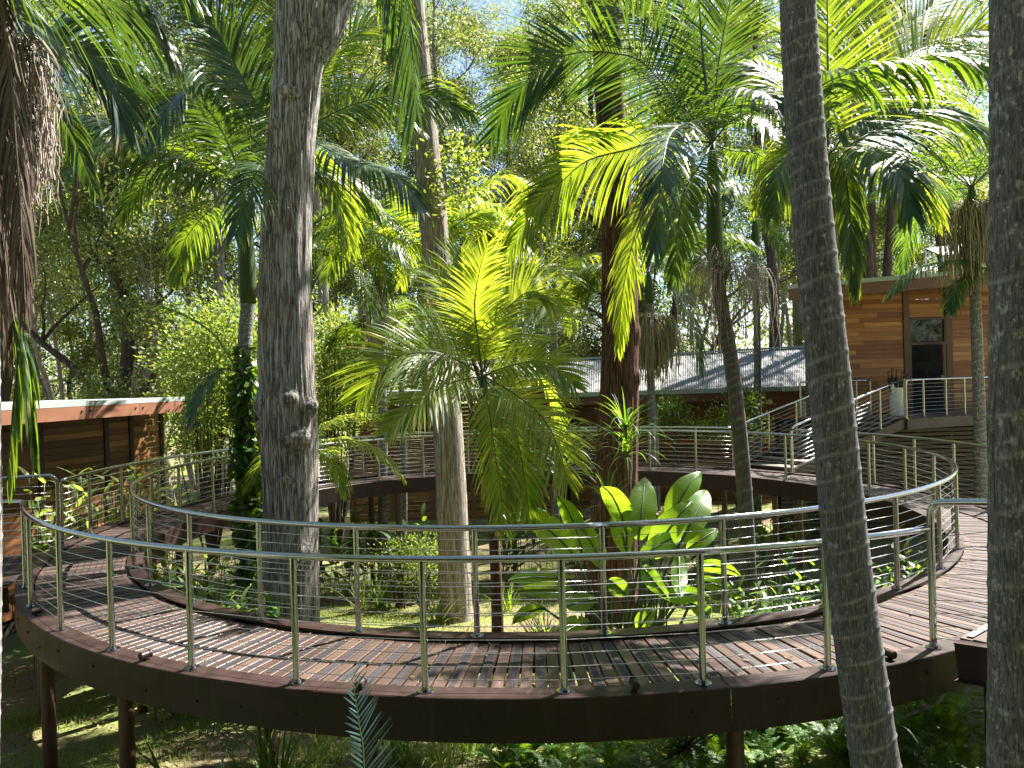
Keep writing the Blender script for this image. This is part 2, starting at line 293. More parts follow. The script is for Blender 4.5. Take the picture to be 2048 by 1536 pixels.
# ------------------------------------------------------------ ground
def gz(x, y):
    s = min(max((y-5.5)/12.5, 0), 1); s = s*s*(3-2*s)*.5 + s*.5
    z = -1.22 - 1.48*s
    z -= .16*min(max(-x-3.5, 0), 6)*(1-s)
    return z
def build_ground():
    xs = np.concatenate([[-3000,-800,-300,-120,-60], np.arange(-34, 34.01, .5), [60,120,300,800,3000]])
    ys = np.concatenate([[-3000,-600,-100,-30], np.arange(-8, 44.01, .5), [60,100,200,500,1200,3000]])
    v = []
    for y in ys:
        for x in xs:
            z = gz(x, y)
            if abs(x) < 40 and -10 < y < 50: z += .10*mnoise.noise(Vector((x*.45, y*.45, 3))) + .03*mnoise.noise(Vector((x*2, y*2, 9)))
            v.append((x, y, z))
    nx = len(xs); q = [(j*nx+i, j*nx+i+1, (j+1)*nx+i+1, (j+1)*nx+i) for j in range(len(ys)-1) for i in range(nx-1)]
    o = link_mesh('ground', np_mesh('ground', v, quads=q, smooth=True), M['ground']); o['kind'] = 'structure'
build_ground()
# ------------------------------------------------------------ ring walkway
CX, CY, RI, RO = .3705, 12.824, 6.12, 7.288
def rp(a, r, z=0): a = radians(a); return Vector((CX+r*sin(a), CY-r*cos(a), z))
ring = empty('ring_walkway', (CX, CY, 0), 'raised circular timber walkway with rust brown steel rims and round columns', 'walkway')
def sweep(prof, a0, a1, n):
    mb = MB(); k = len(prof)
    for i in range(n+1):
        a = a0+(a1-a0)*i/n
        for r, z in prof: mb.v.append(rp(a, r, z))
    for i in range(n):
        for j in range(k): mb.face([i*k+j, (i+1)*k+j, (i+1)*k+(j+1)%k, i*k+(j+1)%k])
    mb.face([j for j in range(k)][::-1]); mb.face([n*k+j for j in range(k)])
    return mb
outer = [(7.400,-.30),(7.400,.018),(7.394,.024),(7.205,.024),(7.205,.010),(7.386,.010),(7.386,-.286),(7.30,-.286),(7.30,-.30)]
inner = [(6.005,-.30),(6.10,-.30),(6.10,-.286),(6.019,-.286),(6.019,.024),(6.185,.024),(6.185,.040),(6.011,.040),(6.005,.034)]
JO = [-66+24*i for i in range(15)]
for i in range(15):
    a0 = -66-21+24*i
    o = sweep(outer, a0+.03, a0+23.97, 24).build('outer_rim_beam', M['rim'], ring, 'auto')
    o = sweep(inner, a0+5.03, a0+28.97, 24).build('inner_rim_beam', M['rim'], ring, 'auto')
# boards: square-cut timbers laid like spokes, so the gaps open towards the outer rim
NB = 402; PIT = 360/NB
bm_ = MB().box((0, -6.690, -.0140), .0940, 1.006, .028)
board_meshes = []
for k in range(4):
    mb = MB(); w = .0940-.002*k; L = 1.006
    # eased edges
    b = 0; zt = 0.0; h = .028; e = .004
    prof = [(-w/2,-h),(-w/2,-e),(-w/2+e,zt),(w/2-e,zt),(w/2,-e),(w/2,-h)]
    for y in (-6.690-L/2, -6.690+L/2):
        for x, z in prof: mb.v.append(Vector((x, y, z)))
    for j in range(6): mb.face([j, (j+1)%6, 6+(j+1)%6, 6+j])
    mb.face([5,4,3,2,1,0]); mb.face([6,7,8,9,10,11])
    me = bpy.data.meshes.new('board'); me.from_pydata([tuple(v) for v in mb.v], [], mb.f); me.materials.append(M['deck']); board_meshes.append(me)
sm = MB().box((0, -6.70, .0012), .046, .86, .0024)
strip_me = bpy.data.meshes.new('grip_strip'); strip_me.from_pydata([tuple(v) for v in sm.v], [], sm.f); strip_me.materials.append(M['strip'])
order = sorted(range(NB), key=lambda i: (rp(i*PIT, 6.7)-CAM).length)
near = set(order[:298]); far = MB(); fars = MB(); rr = random.Random(3)
for i in range(NB):
    a = radians(i*PIT)
    if i in near:
        o = bpy.data.objects.new('board', board_meshes[rr.randrange(4)]); col.objects.link(o); o.parent = ring
        o.rotation_euler = (rr.uniform(-.0006,.0006), 0, a+rr.uniform(-.0007,.0007)); o.location = (0, 0, rr.uniform(-.002,.0015))
        if i % 2 == 0:
            s = bpy.data.objects.new('grip_strip', strip_me); col.objects.link(s); s.parent = o
            s.location = (rr.uniform(-.012,.012), rr.uniform(-.03,.03), .0003)
    else:
        M2 = Matrix.Rotation(a, 3, 'Z'); far.box(rp(i*PIT, 6.69, -.014+rr.uniform(-.002,.001)), .0940, 1.006, .028, r=rr.random(), M=M2)
        if i % 2 == 0: fars.box(rp(i*PIT, 6.70, .0013), .046, .86, .0024, M=M2)
o = far.build('boards', M['deck'], ring); o['kind'] = 'stuff'
o = fars.build('grip_strips', M['strip'], ring); o['kind'] = 'stuff'
# joists under the boards, columns, bolts, deck lights
for a in range(0, 360, 12):
    MB().bar(rp(a+4, 6.02, -.10), rp(a+4, 7.38, -.10), .06, .14).build('joist', M['rim'], ring)
def column(p, top, r=.062):
    b = gz(p.x, p.y)-.3
    o = MB().tube([Vector((p.x,p.y,b)), Vector((p.x,p.y,top))], r, 20).build('column', M['column'], ring, 'auto')
    return o
for a in (-44.4, -31.4, -12.0, 9.5, -70, -96, -122, -147, -172, 163, 140, 117, 96, 74, 50): column(rp(a, 7.30), -.29, .066)
for a in (-28, -60, -90, -120, -148.5, -176, 152, 122.5, 116.5, 88, 57): column(rp(a, 6.07), -.29)
for a in np.arange(-52, 40, 4.6):
    a += 1.1*sin(a*3)
    p = rp(a, 7.400, -.14+.04*sin(a*7)); n_ = (rp(a, 8)-rp(a, 7)).normalized()
    MB().tube([p-n_*.004, p+n_*.010], .013, 6).build('bolt', M['rim'], ring)
def deck_light(a, r, tilt=0):
    p = rp(a, r, .068); q = rp(a, r+ (.085 if r > 6.5 else -.085), .068)
    o = MB().tube([p*1.0, q], .030, 14).build('deck_light', M['rim'], ring, 'auto')
    e = (p-q).normalized(); MB().tube([p, p+e*.012], .033, 14).build('lamp_cap', M['rim'], o, 'auto')
    MB().box((p+q)/2-Vector((0,0,.033)), .03, .03, .022).build('lamp_foot', M['rim'], o)
for a in (-47.0, -29.0, -12.4, 3.6, 20.3, -83.0, -127, -149, -168, 150, 118, 104, 86): deck_light(a, 7.27)

# ------------------------------------------------------------ railings
RH = 1.0
def railing(label, rail, posts, group=None, ncab=9, rr_=.027, pr=.0265, closed=False):
    base = posts[0][0]
    e = empty('cable_railing', base, label, 'railing', group)
    MB().tube(rail, rr_, 14).build('handrail', M['steel'], e, True)
    for b, t in posts:
        d = (t-b).normalized()
        o = MB().tube([b, t], pr, 14).build('post', M['steel'], e, 'auto')
        pl = MB(); pl.tube([b+Vector((0,0,-.001)), b+Vector((0,0,.010))], .062, 16); pl.tube([b+Vector((0,0,.009)), b+Vector((0,0,.028))], .037, 14)
        pl.build('base_plate', M['steel'], o, 'auto')
        MB().tube([t-d*.075, t-d*.060], pr+.0035, 14).build('collar', M['steel'], o, 'auto')
    for k in range(ncab):
        f = .085+(.90-.085)*k/(ncab-1)
        pts = []
        for i, (b, t) in enumerate(posts+posts[:1] if closed else posts):
            p = b+(t-b)*f
            if i:
                q = pts[-1]; mid = (p+q)/2 - Vector((0,0,.002)); pts.append(mid)
            pts.append(p)
        MB().tube(pts, .0033, 5).build('cable', M['cable'], e, True)
    return e
def arc(a0, a1, r, z): 
    n = max(4, int(abs(a1-a0)/1.5)); return [rp(a0+(a1-a0)*i/n, r, z) for i in range(n+1)]
def ring_posts(angs, r, z0, h=RH): return [(rp(a, r, z0), rp(a, r, z0+h-.01)) for a in angs]
st = 360/34
ia = [3.6+st*i for i in range(34)]
railing('complete inner circle of stainless cable railing around the garden in the middle', arc(3.6, 363.6, RI, RH), ring_posts(ia, RI, .04, RH-.04), closed=True)
# front outer railing from the left bridge to the right bridge
fa = [-58.3, -50.4, -41.1, -33, -24.8, -16.7, -8.5, -.4, 7.7, 15.8]
le = [rp(-61.5, 7.52, RH), rp(-62.2, 7.40, RH), rp(-60.9, 7.30, RH)]
LB = Vector((-sin(radians(70)), -cos(radians(70))*.0-.05, 0)).normalized()
ld = (rp(-70, 9)-rp(-70, 7)).normalized()
pl0 = rp(-62, 7.42, RH)
leftnear = spline([pl0+ld*2.6, pl0+ld*1.2, pl0+ld*.35, pl0+ld*.08+Vector((.03,-.04,0)), rp(-60.4, 7.30, RH), rp(-59, RO, RH)], 24)
railing('front outer stainless cable railing nearest the camera, wrapping round to the left bridge', leftnear+arc(-58.3, 24.0, RO, RH),
        [(pl0+ld*1.3-Vector((0,0,1)), pl0+ld*1.3)]+ring_posts(fa, RO, .024, RH-.024))
# right bridge railing: taller hooped end post, rail rising to the right
rd = (rp(38, 9)-rp(38, 7)).normalized()
b0 = rp(24.3, RO, .024)
hoop = spline([b0, b0+Vector((0,0,.6)), b0+Vector((0,0,1.06)), b0+rd*.03+Vector((0,0,1.15)), b0+rd*.12+Vector((0,0,1.20)), b0+rd*.9+Vector((0,0,1.28)), b0+rd*2.2+Vector((0,0,1.42))], 40)
railing('hooped stainless railing end on the right bridge, beside the leaning palm trunk', hoop, [(b0, b0+Vector((0,0,1.0))), (b0+rd*1.1+Vector((0,0,.10)), b0+rd*1.1+Vector((0,0,1.30))), (b0+rd*2.2+Vector((0,0,.22)), b0+rd*2.2+Vector((0,0,1.42)))], rr_=.029)
# left bridge far railing with hooped end
c0 = rp(-78.5, 7.36, .024)
hoop = spline([c0, c0+Vector((0,0,.7)), c0+Vector((0,0,.95)), c0+ld*.06+Vector((0,0,1.04)), c0+ld*.2+Vector((0,0,1.06)), c0+ld*1.2+Vector((0,0,1.06)), c0+ld*2.6+Vector((0,0,1.06))], 40)
railing('hooped stainless railing along the far side of the left bridge', hoop, [(c0, c0+Vector((0,0,1.0))), (c0+ld*1.3, c0+ld*1.3+Vector((0,0,1.05))), (c0+ld*2.6, c0+ld*2.6+Vector((0,0,1.05)))])
ba = [-78.5+.4, -86, -94, -102.5, -111, -119.4, -128, -136.8, -145.6, -154.7, -163.3, -172, -180.5, -189, -197.6, -206.2, -214.6, -222]
railing('back outer stainless cable railing from the left bridge round to the stair foot', arc(-78.5, -222, RO, RH), ring_posts(ba, RO, .024, RH-.024))
ra = [126.3, 118, 109.8, 101.5, 93.2, 85, 76.8, 68.5, 60.3, 52]
railing('right outer stainless cable railing from the stair foot round behind the edge trunk', arc(126.3, 52, RO, RH), ring_posts(ra, RO, .024, RH-.024))

# ------------------------------------------------------------ side bridges
def bridge(name, label, pc, d, w, L, z0, rise, nstep):
    e = empty(name, pc, label, 'bridge'); s = Vector((-d.y, d.x, 0)); rz = math.atan2(d.y, d.x)
    for k in (-1, 1):
        a = pc+s*(k*w/2)+Vector((0,0,z0-.17)); b = a+d*L+Vector((0,0,rise))
        mb = MB(); mb.bar(a, b, .012, .28); mb.bar(a+Vector((0,0,.147)), b+Vector((0,0,.147)), .10, .012); mb.bar(a-Vector((0,0,.147)), b-Vector((0,0,.147)), .10, .012)
        mb.build('side_beam', M['rim'], e)
    n = int(L/.098)
    for i in range(n):
        p = pc+d*(.05+i*.098)+Vector((0,0,z0-.014+rise*(i/n)))
        mb = MB().box(p, .088, w-.12, .028, rz); o = mb.build('board', M['deck'], e)
        if i % 2 == 0: MB().box(p+Vector((0,0,.0155)), .044, w-.3, .002, rz).build('grip_strip', M['strip'], o)
    return e, s
lbp = rp(-70, 7.42); lb, ls = bridge('left_bridge', 'short timber bridge leaving the ring on the left beside the cabin', lbp, ld, 2.05, 3.0, -.03, 0, 0)
lb.name = 'footbridge'
MB().bar(lbp+ld*.12-ls*.95+Vector((0,0,-.005)), lbp+ld*.12+ls*.95+Vector((0,0,-.005)), .05, .006).build('pale_nosing', M['flash'], lb)
MB().bar(lbp+ld*.9-ls*.95+Vector((0,0,-.005)), lbp+ld*.9+ls*.95+Vector((0,0,-.005)), .05, .006).build('pale_nosing', M['flash'], lb)
rbp = rp(38, 7.42)-rd*.13-Vector((-rd.y, rd.x, 0))*.12; rb, rs = bridge('footbridge', 'short timber bridge leaving the ring at front right beside the edge trunk', rbp, rd, 3.4, 2.6, .17, .25, 0)
MB().bar(rbp+rd*.06-rs*1.6+Vector((0,0,.182)), rbp+rd*.06+rs*1.6+Vector((0,0,.182)), .05, .006).build('pale_nosing', M['flash'], rb)
MB().bar(rbp+rd*.32-rs*1.66+Vector((0,0,-.15)), rbp+rd*.32-rs*1.66+Vector((0,0,-3)), .20, .20, Vector((0,1,0))).build('column', M['rim'], rb)
lm_ = lbp+ld*1.6; MB().tube([lm_+ls*.9+Vector((0,0,-.3)), lm_+ls*.9+Vector((0,0,-3))], .06, 14).build('column', M['column'], lb)

# ------------------------------------------------------------ stair up to the pavilion
sl = Vector((5.58, 18.60, 0)); sr = Vector((6.24, 17.20, 0)); sdv = Vector((.845, .53, 0)).normalized(); sn = Vector((sdv.y, -sdv.x, 0))
w_st = 1.52; s0 = (sl+sr)/2; RUN = 4.5; RISE = 1.0; NS = 9
stair = empty('garden_stair', s0, 'broad timber stair climbing from the ring to the pavilion deck', 'stairs')
rz = math.atan2(sdv.y, sdv.x)
for i in range(NS):
    z = RISE*(i+1)/(NS+1); p = s0+sdv*(RUN*(i+.5)/(NS+.5)+.15)
    for j in range(3):
        MB().box(p+sdv*((j-1)*.15)+Vector((0,0,z-.02)), .145, w_st-.08, .04, rz).build('tread_board', M['deckx'], stair)
    MB().box(p-sdv*.215+Vector((0,0,z-.075)), .02, w_st-.09, .062, rz).build('riser', M['rim'], stair)
    MB().box(p-sdv*.205+Vector((0,0,z+.002)), .03, w_st-.1, .004, rz).build('nosing_strip', M['flash'], stair)
for k in (-1, 1):
    a = s0+sn*(k*w_st/2)+sdv*(-.1)+Vector((0,0,-.05)); b = a+sdv*(RUN+.3)+Vector((0,0,RISE))
    mb = MB(); mb.bar(a, b, .03, .24); mb.bar(a+Vector((0,0,.12)), b+Vector((0,0,.12)), .09, .014); mb.build('stringer', M['rim'], stair)
def stair_rail(k, label, fr):
    ps = []
    for f in fr:
        b = s0+sn*(k*(w_st/2))+sdv*(RUN*f)+Vector((0,0,RISE*f+.05)); ps.append((b, b+Vector((0,0,.98))))
    lo = ps[0]
    rail = spline([lo[0], lo[0]+Vector((0,0,.6)), lo[0]+Vector((0,0,.93)), lo[1]+sdv*.10+Vector((0,0,.04))], 14)+[p[1]+Vector((0,0,.02)) for p in ps[1:]]
    return railing(label, rail, ps)
stair_rail(-1, 'far stainless railing on the left side of the garden stair', [0, .24, .48, .72, .96])
stair_rail(1, 'near stainless railing on the right side of the garden stair', [0, .25, .5, .76, 1.0])

# ------------------------------------------------------------ pavilion on the right
PW = 22.2
pav = empty('timber_pavilion', (12, PW, 1.0), 'cedar clad pavilion with open door and flat roof above the stair', 'building')
def clad_panel(parent, x0, x1, z0, z1, y, mat, h=.133, rnd_cut=True):
    z = z0; r_ = random.Random(int(x0*100))
    while z < z1-.02:
        hh = min(h, z1-z); xs = [x0, x1]
        if rnd_cut and x1-x0 > 1.6 and r_.random() < .6: xs = [x0, x0+(x1-x0)*r_.uniform(.25,.75), x1]
        for a, b in zip(xs[:-1], xs[1:]):
            mb = MB(); t = .012
            # shiplap board, slightly tilted so each casts a line on the next
            vs_ = [(a+.001,-.004,z),(b-.001,-.004,z),(b-.001,.02,z),(a+.001,.02,z),(a+.001,t-.006,z+hh-.006),(b-.001,t-.006,z+hh-.006),(b-.001,.02,z+hh-.006),(a+.001,.02,z+hh-.006)]
            mb.v = [Vector((q[0], y+q[1]-.016, q[2])) for q in vs_]
            for f in ((0,3,2,1),(4,5,6,7),(0,1,5,4),(1,2,6,5),(2,3,7,6),(3,0,4,7)): mb.face(list(f))
            og = ORG[parent.name]; c_ = Vector((a, y, z)); mb.v = [v_-c_+og for v_ in mb.v]
            o = mb.build('cladding_board', mat, parent); o.location = c_-og
        z += hh
def X(px, y): return (px-1024)/FPX*y*1.0004
xa, xb, xc, xd, xe, xf = X(1612,PW), X(1808,PW), X(1820,PW), X(1892,PW), X(1905,PW), 16.2
clad_panel(pav, xa+.14, xb, 1.02, 4.55, PW, M['clad'])
clad_panel(pav, xc+.02, xd-.02, 3.78, 4.62, PW+.01, M['clad'])
clad_panel(pav, xe, xf, 1.02, 4.75, PW, M['clad'])
for x0, x1 in ((xa, xa+.14), (xb, xc), (xd, xe)):
    MB().box(((x0+x1)/2, PW-.01, 2.85), x1-x0-.004, .10, 3.72).build('trim_post', M['trim'], pav)
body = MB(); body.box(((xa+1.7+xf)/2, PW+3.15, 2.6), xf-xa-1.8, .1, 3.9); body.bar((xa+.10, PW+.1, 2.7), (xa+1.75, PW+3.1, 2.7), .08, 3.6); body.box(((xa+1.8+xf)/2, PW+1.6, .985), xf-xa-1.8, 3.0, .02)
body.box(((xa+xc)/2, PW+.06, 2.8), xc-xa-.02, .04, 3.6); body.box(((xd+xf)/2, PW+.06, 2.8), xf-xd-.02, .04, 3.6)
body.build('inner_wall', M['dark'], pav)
# door, transom
dz0, dz1, tz0, tz1 = 1.02, 2.98, 3.06, 3.74
MB().box(((xc+xd)/2, PW-.02, (dz1+tz0)/2), xd-xc, .09, .075).build('door_head', M['trim'], pav)
tw = MB().box(((xc+xd)/2, PW+.012, (tz0+tz1)/2), xd-xc-.07, .012, tz1-tz0-.05).build('transom_pane', M['glass'], pav)
fr = MB()
for x_ in (xc+.022, xd-.022): fr.box((x_, PW-.012, (tz0+tz1)/2), .04, .07, tz1-tz0)
fr.box(((xc+xd)/2, PW-.012, tz1-.0), xd-xc-.09, .068, .04); fr.build('transom_frame', M['trim'], pav)
for x_ in (xc+.022, xd-.022): MB().box((x_, PW-.012, (dz0+dz1)/2), .04, .07, dz1-dz0-.004).build('door_jamb', M['trim'], pav)
hx = xd-.05; dl = MB().box((hx-.19, PW-.34, (dz0+dz1)/2+.005), .045, .72, dz1-dz0-.03, radians(-31)).build('door_leaf', M['fascia2'], pav)
MB().box((hx-.40, PW-.62, 2.0), .06, .05, .16, radians(-31)).build('door_handle', M['steel'], dl)
# roof slab with raked fascia
def rake(x): return 4.30+.055*(x-xa)
yf, yb = PW-1.55, PW+3.4; x0, x1 = xa-1.02, xf+.4
def slab(name, mat, z_off0, z_off1, ya, yb_, xa_, xb_):
    mb = MB()
    for z in (z_off0, z_off1):
        for x_, y_ in ((xa_,ya),(xb_,ya),(xb_,yb_),(xa_+.5*(yb_-ya),yb_)): mb.v.append(Vector((x_, y_, rake(xa_ if x_ < xb_ else x_)+z)))
    for f in ((0,3,2,1),(4,5,6,7),(0,1,5,4),(1,2,6,5),(2,3,7,6),(3,0,4,7)): mb.face(list(f))
    return mb.build(name, mat, pav)
slab('fascia', M['fascia2'], 0, .30, yf, yf+.05, x0, x1)
slab('roof', M['flash'], .305, .42, yf-.04, yb, x0-.04, x1)
slab('soffit', M['trim_dark'], .10, .14, yf+.055, yb, x0+.055, x1)
for px_, py_ in ((1705,593), (1822,584), (1836,583)):
    p = at(px_, py_, PW-.9); zz = rake(p.x)+.10
    dlt = MB().tube([Vector((p.x,p.y,zz-.02)), Vector((p.x,p.y,zz))], .10 if px_ == 1705 else .05, 16).build('downlight', M['white'], pav, 'auto')
    MB().tube([Vector((p.x,p.y,zz-.024)), Vector((p.x,p.y,zz-.0205))], .085 if px_ == 1705 else .04, 16).build('lamp_lens', M['glow'], dlt)
# deck of the pavilion
pd_ = empty('pavilion_deck', (11, 21, 1.0), 'dark timber deck with steel edge beam in front of the pavilion door', 'deck')
e0 = s0+sdv*RUN; q0 = e0+sn*.80+Vector((0,0,0)); q1 = e0-sn*.80
pe = [Vector((q1.x-.9, PW-.1, 0)), Vector((q1.x-.9, q1.y-.1, 0)), q1, q0, Vector((q0.x+2.4, q0.y+.9, 0)), Vector((16.5, q0.y+1.4, 0)), Vector((16.5, PW-.1, 0))]
z_ = .995; k = 0
y_ = q0.y+.05
def x_range(y):
    xs = []
    for a, b in zip(pe, pe[1:]+pe[:1]):
        if (a.y-y)*(b.y-y) < 0: xs.append(a.x+(b.x-a.x)*(y-a.y)/(b.y-a.y))
    return (min(xs), max(xs)) if len(xs) > 1 else None
while y_ < PW-.12:
    xr = x_range(y_)
    if xr and xr[1]-xr[0] > .2: MB().box(((xr[0]+xr[1])/2, y_, z_-.014), xr[1]-xr[0], .092, .028).build('board', M['deckx'], pd_)
    y_ += .1
for a, b in zip(pe[2:-1], pe[3:-1]):
    MB().bar(a+Vector((0,0,.86)), b+Vector((0,0,.86)), .05, .26).build('edge_beam', M['trim_dark'], pd_)
scr = empty('under_deck_screen', (12, 21.6, -2.6), 'dark slatted screen closing the space under the pavilion deck', 'screen')
for i in range(27):
    MB().box((12.2, 21.75, -2.4+i*.122), 9.2, .03, .085).build('slat', M['trim_dark'], scr)
for i in range(10): MB().box((7.8+i*.95, 21.80, -.8), .08, .05, 3.4).build('upright', M['trim_dark'], scr)
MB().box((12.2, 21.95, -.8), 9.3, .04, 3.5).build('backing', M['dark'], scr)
pp = [q0+Vector((0,0,1)), at(1848,832,20.4), at(1893,829,20.6), at(1930,827,20.8), Vector((14.3, q0.y+1.25, 1))]
pp = [Vector((p.x, p.y, 1.0)) for p in pp]
railing('stainless railing along the edge of the pavilion deck in front of the door', [p+Vector((0,0,1.0)) for p in pp], [(p, p+Vector((0,0,.99))) for p in pp])
pq = [at(1603,825,21.7), at(1640,824,21.75), at(1672,824,21.8), at(1711,824,21.85), at(1737,824,21.9)]
pq = [Vector((p.x, 21.75, 1.0)) for p in pq]
railing('short stainless railing on the pavilion deck against the cedar wall, behind the stair', [p+Vector((0,0,1.0)) for p in pq], [(p, p+Vector((0,0,.99))) for p in pq])
# umbrella bucket and umbrellas
ub = at(1795, 826, 21.3); ub = Vector((ub.x, ub.y, 1.0))
mb = MB(); n = 24
for r, z in ((.185,.0),(.19,.02),(.19,.78),(.175,.78),(.17,.1)):
    for j in range(n): mb.v.append(ub+Vector((r*cos(2*pi*j/n), r*sin(2*pi*j/n), z)))
for i in range(4):
    for j in range(n): mb.face([i*n+j, i*n+(j+1)%n, (i+1)*n+(j+1)%n, (i+1)*n+j])
mb.face([4*n+j for j in range(n)]); mb.face([j for j in range(n)][::-1])
tag(mb.build('umbrella_stand', M['white'], None, 'auto', ub), 'tall white cylindrical umbrella bucket beside the pavilion door', 'bucket')
for i, (dx, dy, h, m_, lab) in enumerate([(-.19,0,1.22,'black','black folded umbrella leaning furthest left in the white bucket'), (-.10,.02,1.30,'black','tall black folded umbrella left of centre in the white bucket'), (.0,.03,1.26,'black','black folded umbrella upright in the middle of the bucket'), (.10,0,1.18,'black','black folded umbrella right of centre in the bucket'), (-.15,-.06,1.05,'white','white folded umbrella at the left front of the bucket'), (.19,-.04,1.12,'white','white folded umbrella leaning out on the right of the bucket')]):
    b = ub+Vector((dx*.4, dy, .12)); t = ub+Vector((dx*1.35, dy-.02, h)); e = empty('umbrella', b, lab, 'umbrella')
    MB().tube([b, b+(t-b)*.5, b+(t-b)*.8, b+(t-b)*.88], [.02,.035,.05,.012], 10).build('folded_canopy', M[m_], e, True)
    MB().tube([b+(t-b)*.86, t, t+Vector((.03,0,.03)), t+Vector((.05,0,-.02))], .014, 8).build('handle', M['black'], e, True)
# solar panel array on the roof
sp0 = at(1822, 535, 24.0); spe = empty('solar_panel', sp0, 'dark tilted solar panel on a galvanised frame on the pavilion roof', 'solar panel')
a = Vector((sp0.x, 23.2, sp0.z+.42)); b = Vector((sp0.x+1.9, 23.2, sp0.z+.58)); c = Vector((0, -.9, -.36))
mb = MB(); 
for p in (a, b, b+c, a+c): mb.v.append(p)
for p in (a, b, b+c, a+c): mb.v.append(p+Vector((0,-.02,.04)))
for f in ((0,3,2,1),(4,5,6,7),(0,1,5,4),(1,2,6,5),(2,3,7,6),(3,0,4,7)): mb.face(list(f))
mb.build('panel', M['black'], spe)
for f in (0.02, .5, .98):
    p = a+(b-a)*f
    mb = MB(); mb.bar(p, p+Vector((0,.0,-.75)), .03, .03, Vector((0,1,0))); mb.bar(p+Vector((0,0,-.05)), p+c+Vector((0,0,-.32)), .025, .025); mb.bar(p+c, p+c+Vector((0,0,-.4)), .03, .03, Vector((0,1,0)))
    mb.build('frame_leg', M['frame_white'], spe)
for i in range(16):
    p = a+(b-a)*((i+.5)/16)+Vector((0,-.03,0)); MB().bar(p+Vector((0,0,-.02)), p+Vector((.02,0,-.2)), .035, .02).build('vent_fin', M['black'], spe)

# ------------------------------------------------------------ long building with corrugated roof
lbld = empty('corrugated_roof_building', (5.5, 26, -2.6), 'long low building with grey corrugated roof and white gutter behind the ring', 'building')
ex0, ex1, ye, yr, ze, zr = 1.62, 10.15, 26.0, 29.6, 1.80, 2.98
mb = MB(); ncor = int((ex1-ex0)/.076*2)
for r_ in range(2):
    for i in range(ncor+1):
        f = i/ncor; x = ex0+(ex1-ex0)*f + (.28*(1-f)+1.5*f if r_ else 0); y = ye if r_ == 0 else yr
        mb.v.append(Vector((x, y, (ze if r_ == 0 else zr+.25*f)+ (.02 if i % 2 else -.02))))
for i in range(ncor): mb.face([i, i+1, ncor+2+i, ncor+1+i])
mb.build('corrugated_roof', M['roof'], lbld)
MB().bar((ex0-.05, ye-.06, ze-.06), (ex1+.05, ye-.06, ze-.06), .13, .15).build('gutter', M['flash'], lbld)
MB().bar((ex0-.03, ye, ze+.06), (ex0+.25, yr, zr+.06), .16, .08).build('verge_flashing', M['flash'], lbld)
MB().bar((ex0+.25, yr+.05, zr+.05), (ex1+1.5, yr+.05, zr+.30), .3, .08).build('ridge_cap', M['flash'], lbld)
MB().bar((ex0-.02, ye+.04, ze-.28), (ex1, ye+.04, ze-.28), .06, .28).build('fascia', M['fascia2'], lbld)
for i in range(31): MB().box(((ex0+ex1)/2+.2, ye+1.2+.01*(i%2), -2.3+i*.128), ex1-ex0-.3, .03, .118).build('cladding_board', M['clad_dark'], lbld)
MB().tube([(7.95, ye+.5, ze-.42), (7.95, ye+.5, -2.4)], .05, 10).build('downpipe', M['flash'], lbld, 'auto')
MB().tube([(5.0, ye+.5, ze-.42), (5.0, ye+.5, -2.4)], .05, 10).build('downpipe', M['flash'], lbld, 'auto')
for x_ in (8.55, 8.9):
    MB().tube([(x_, ye+.6, ze-.5), (x_, ye+.3, ze-.52)], .09, 12).build('vent_pipe', M['white'], lbld, 'auto')
p = at(1582, 783, 25.8); MB().box((p.x, ye-.16, ze-.07), .55, .10, .16).build('flood_lamp', M['frame_white'], lbld)
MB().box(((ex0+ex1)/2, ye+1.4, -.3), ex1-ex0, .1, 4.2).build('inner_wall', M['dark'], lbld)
# lower flat-roofed wing
wng = empty('flat_roofed_wing', (-2.2, 25, -2.6), 'brown flat roofed wing half hidden behind the centre palm and pale trunk', 'building')
wx0, wx1 = X(690,25), X(1108,25)
MB().box(((wx0+wx1)/2, 26.4, 2.0), wx1-wx0+.5, 3.4, .10).build('roof', M['flash'], wng)
MB().box(((wx0+wx1)/2, 24.74, 1.80), wx1-wx0+.4, .06, .28).build('fascia', M['fascia2'], wng)
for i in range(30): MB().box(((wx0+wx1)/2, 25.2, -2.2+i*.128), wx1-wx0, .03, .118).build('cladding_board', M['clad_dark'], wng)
for x_ in np.linspace(wx0+.1, wx1-.1, 6): MB().box((x_, 25.16, -.3), .16, .05, 3.9).build('trim_post', M['fascia2'], wng)
for i in range(3):
    x_ = wx1-.9-i*.55; MB().box((x_, 25.9, 2.45), .07, .07, .8).build('clerestory_post', M['trim'], wng)
MB().box((wx1-1.4, 25.9, 2.86), 1.8, .9, .06).build('clerestory_roof', M['trim_dark'], wng)

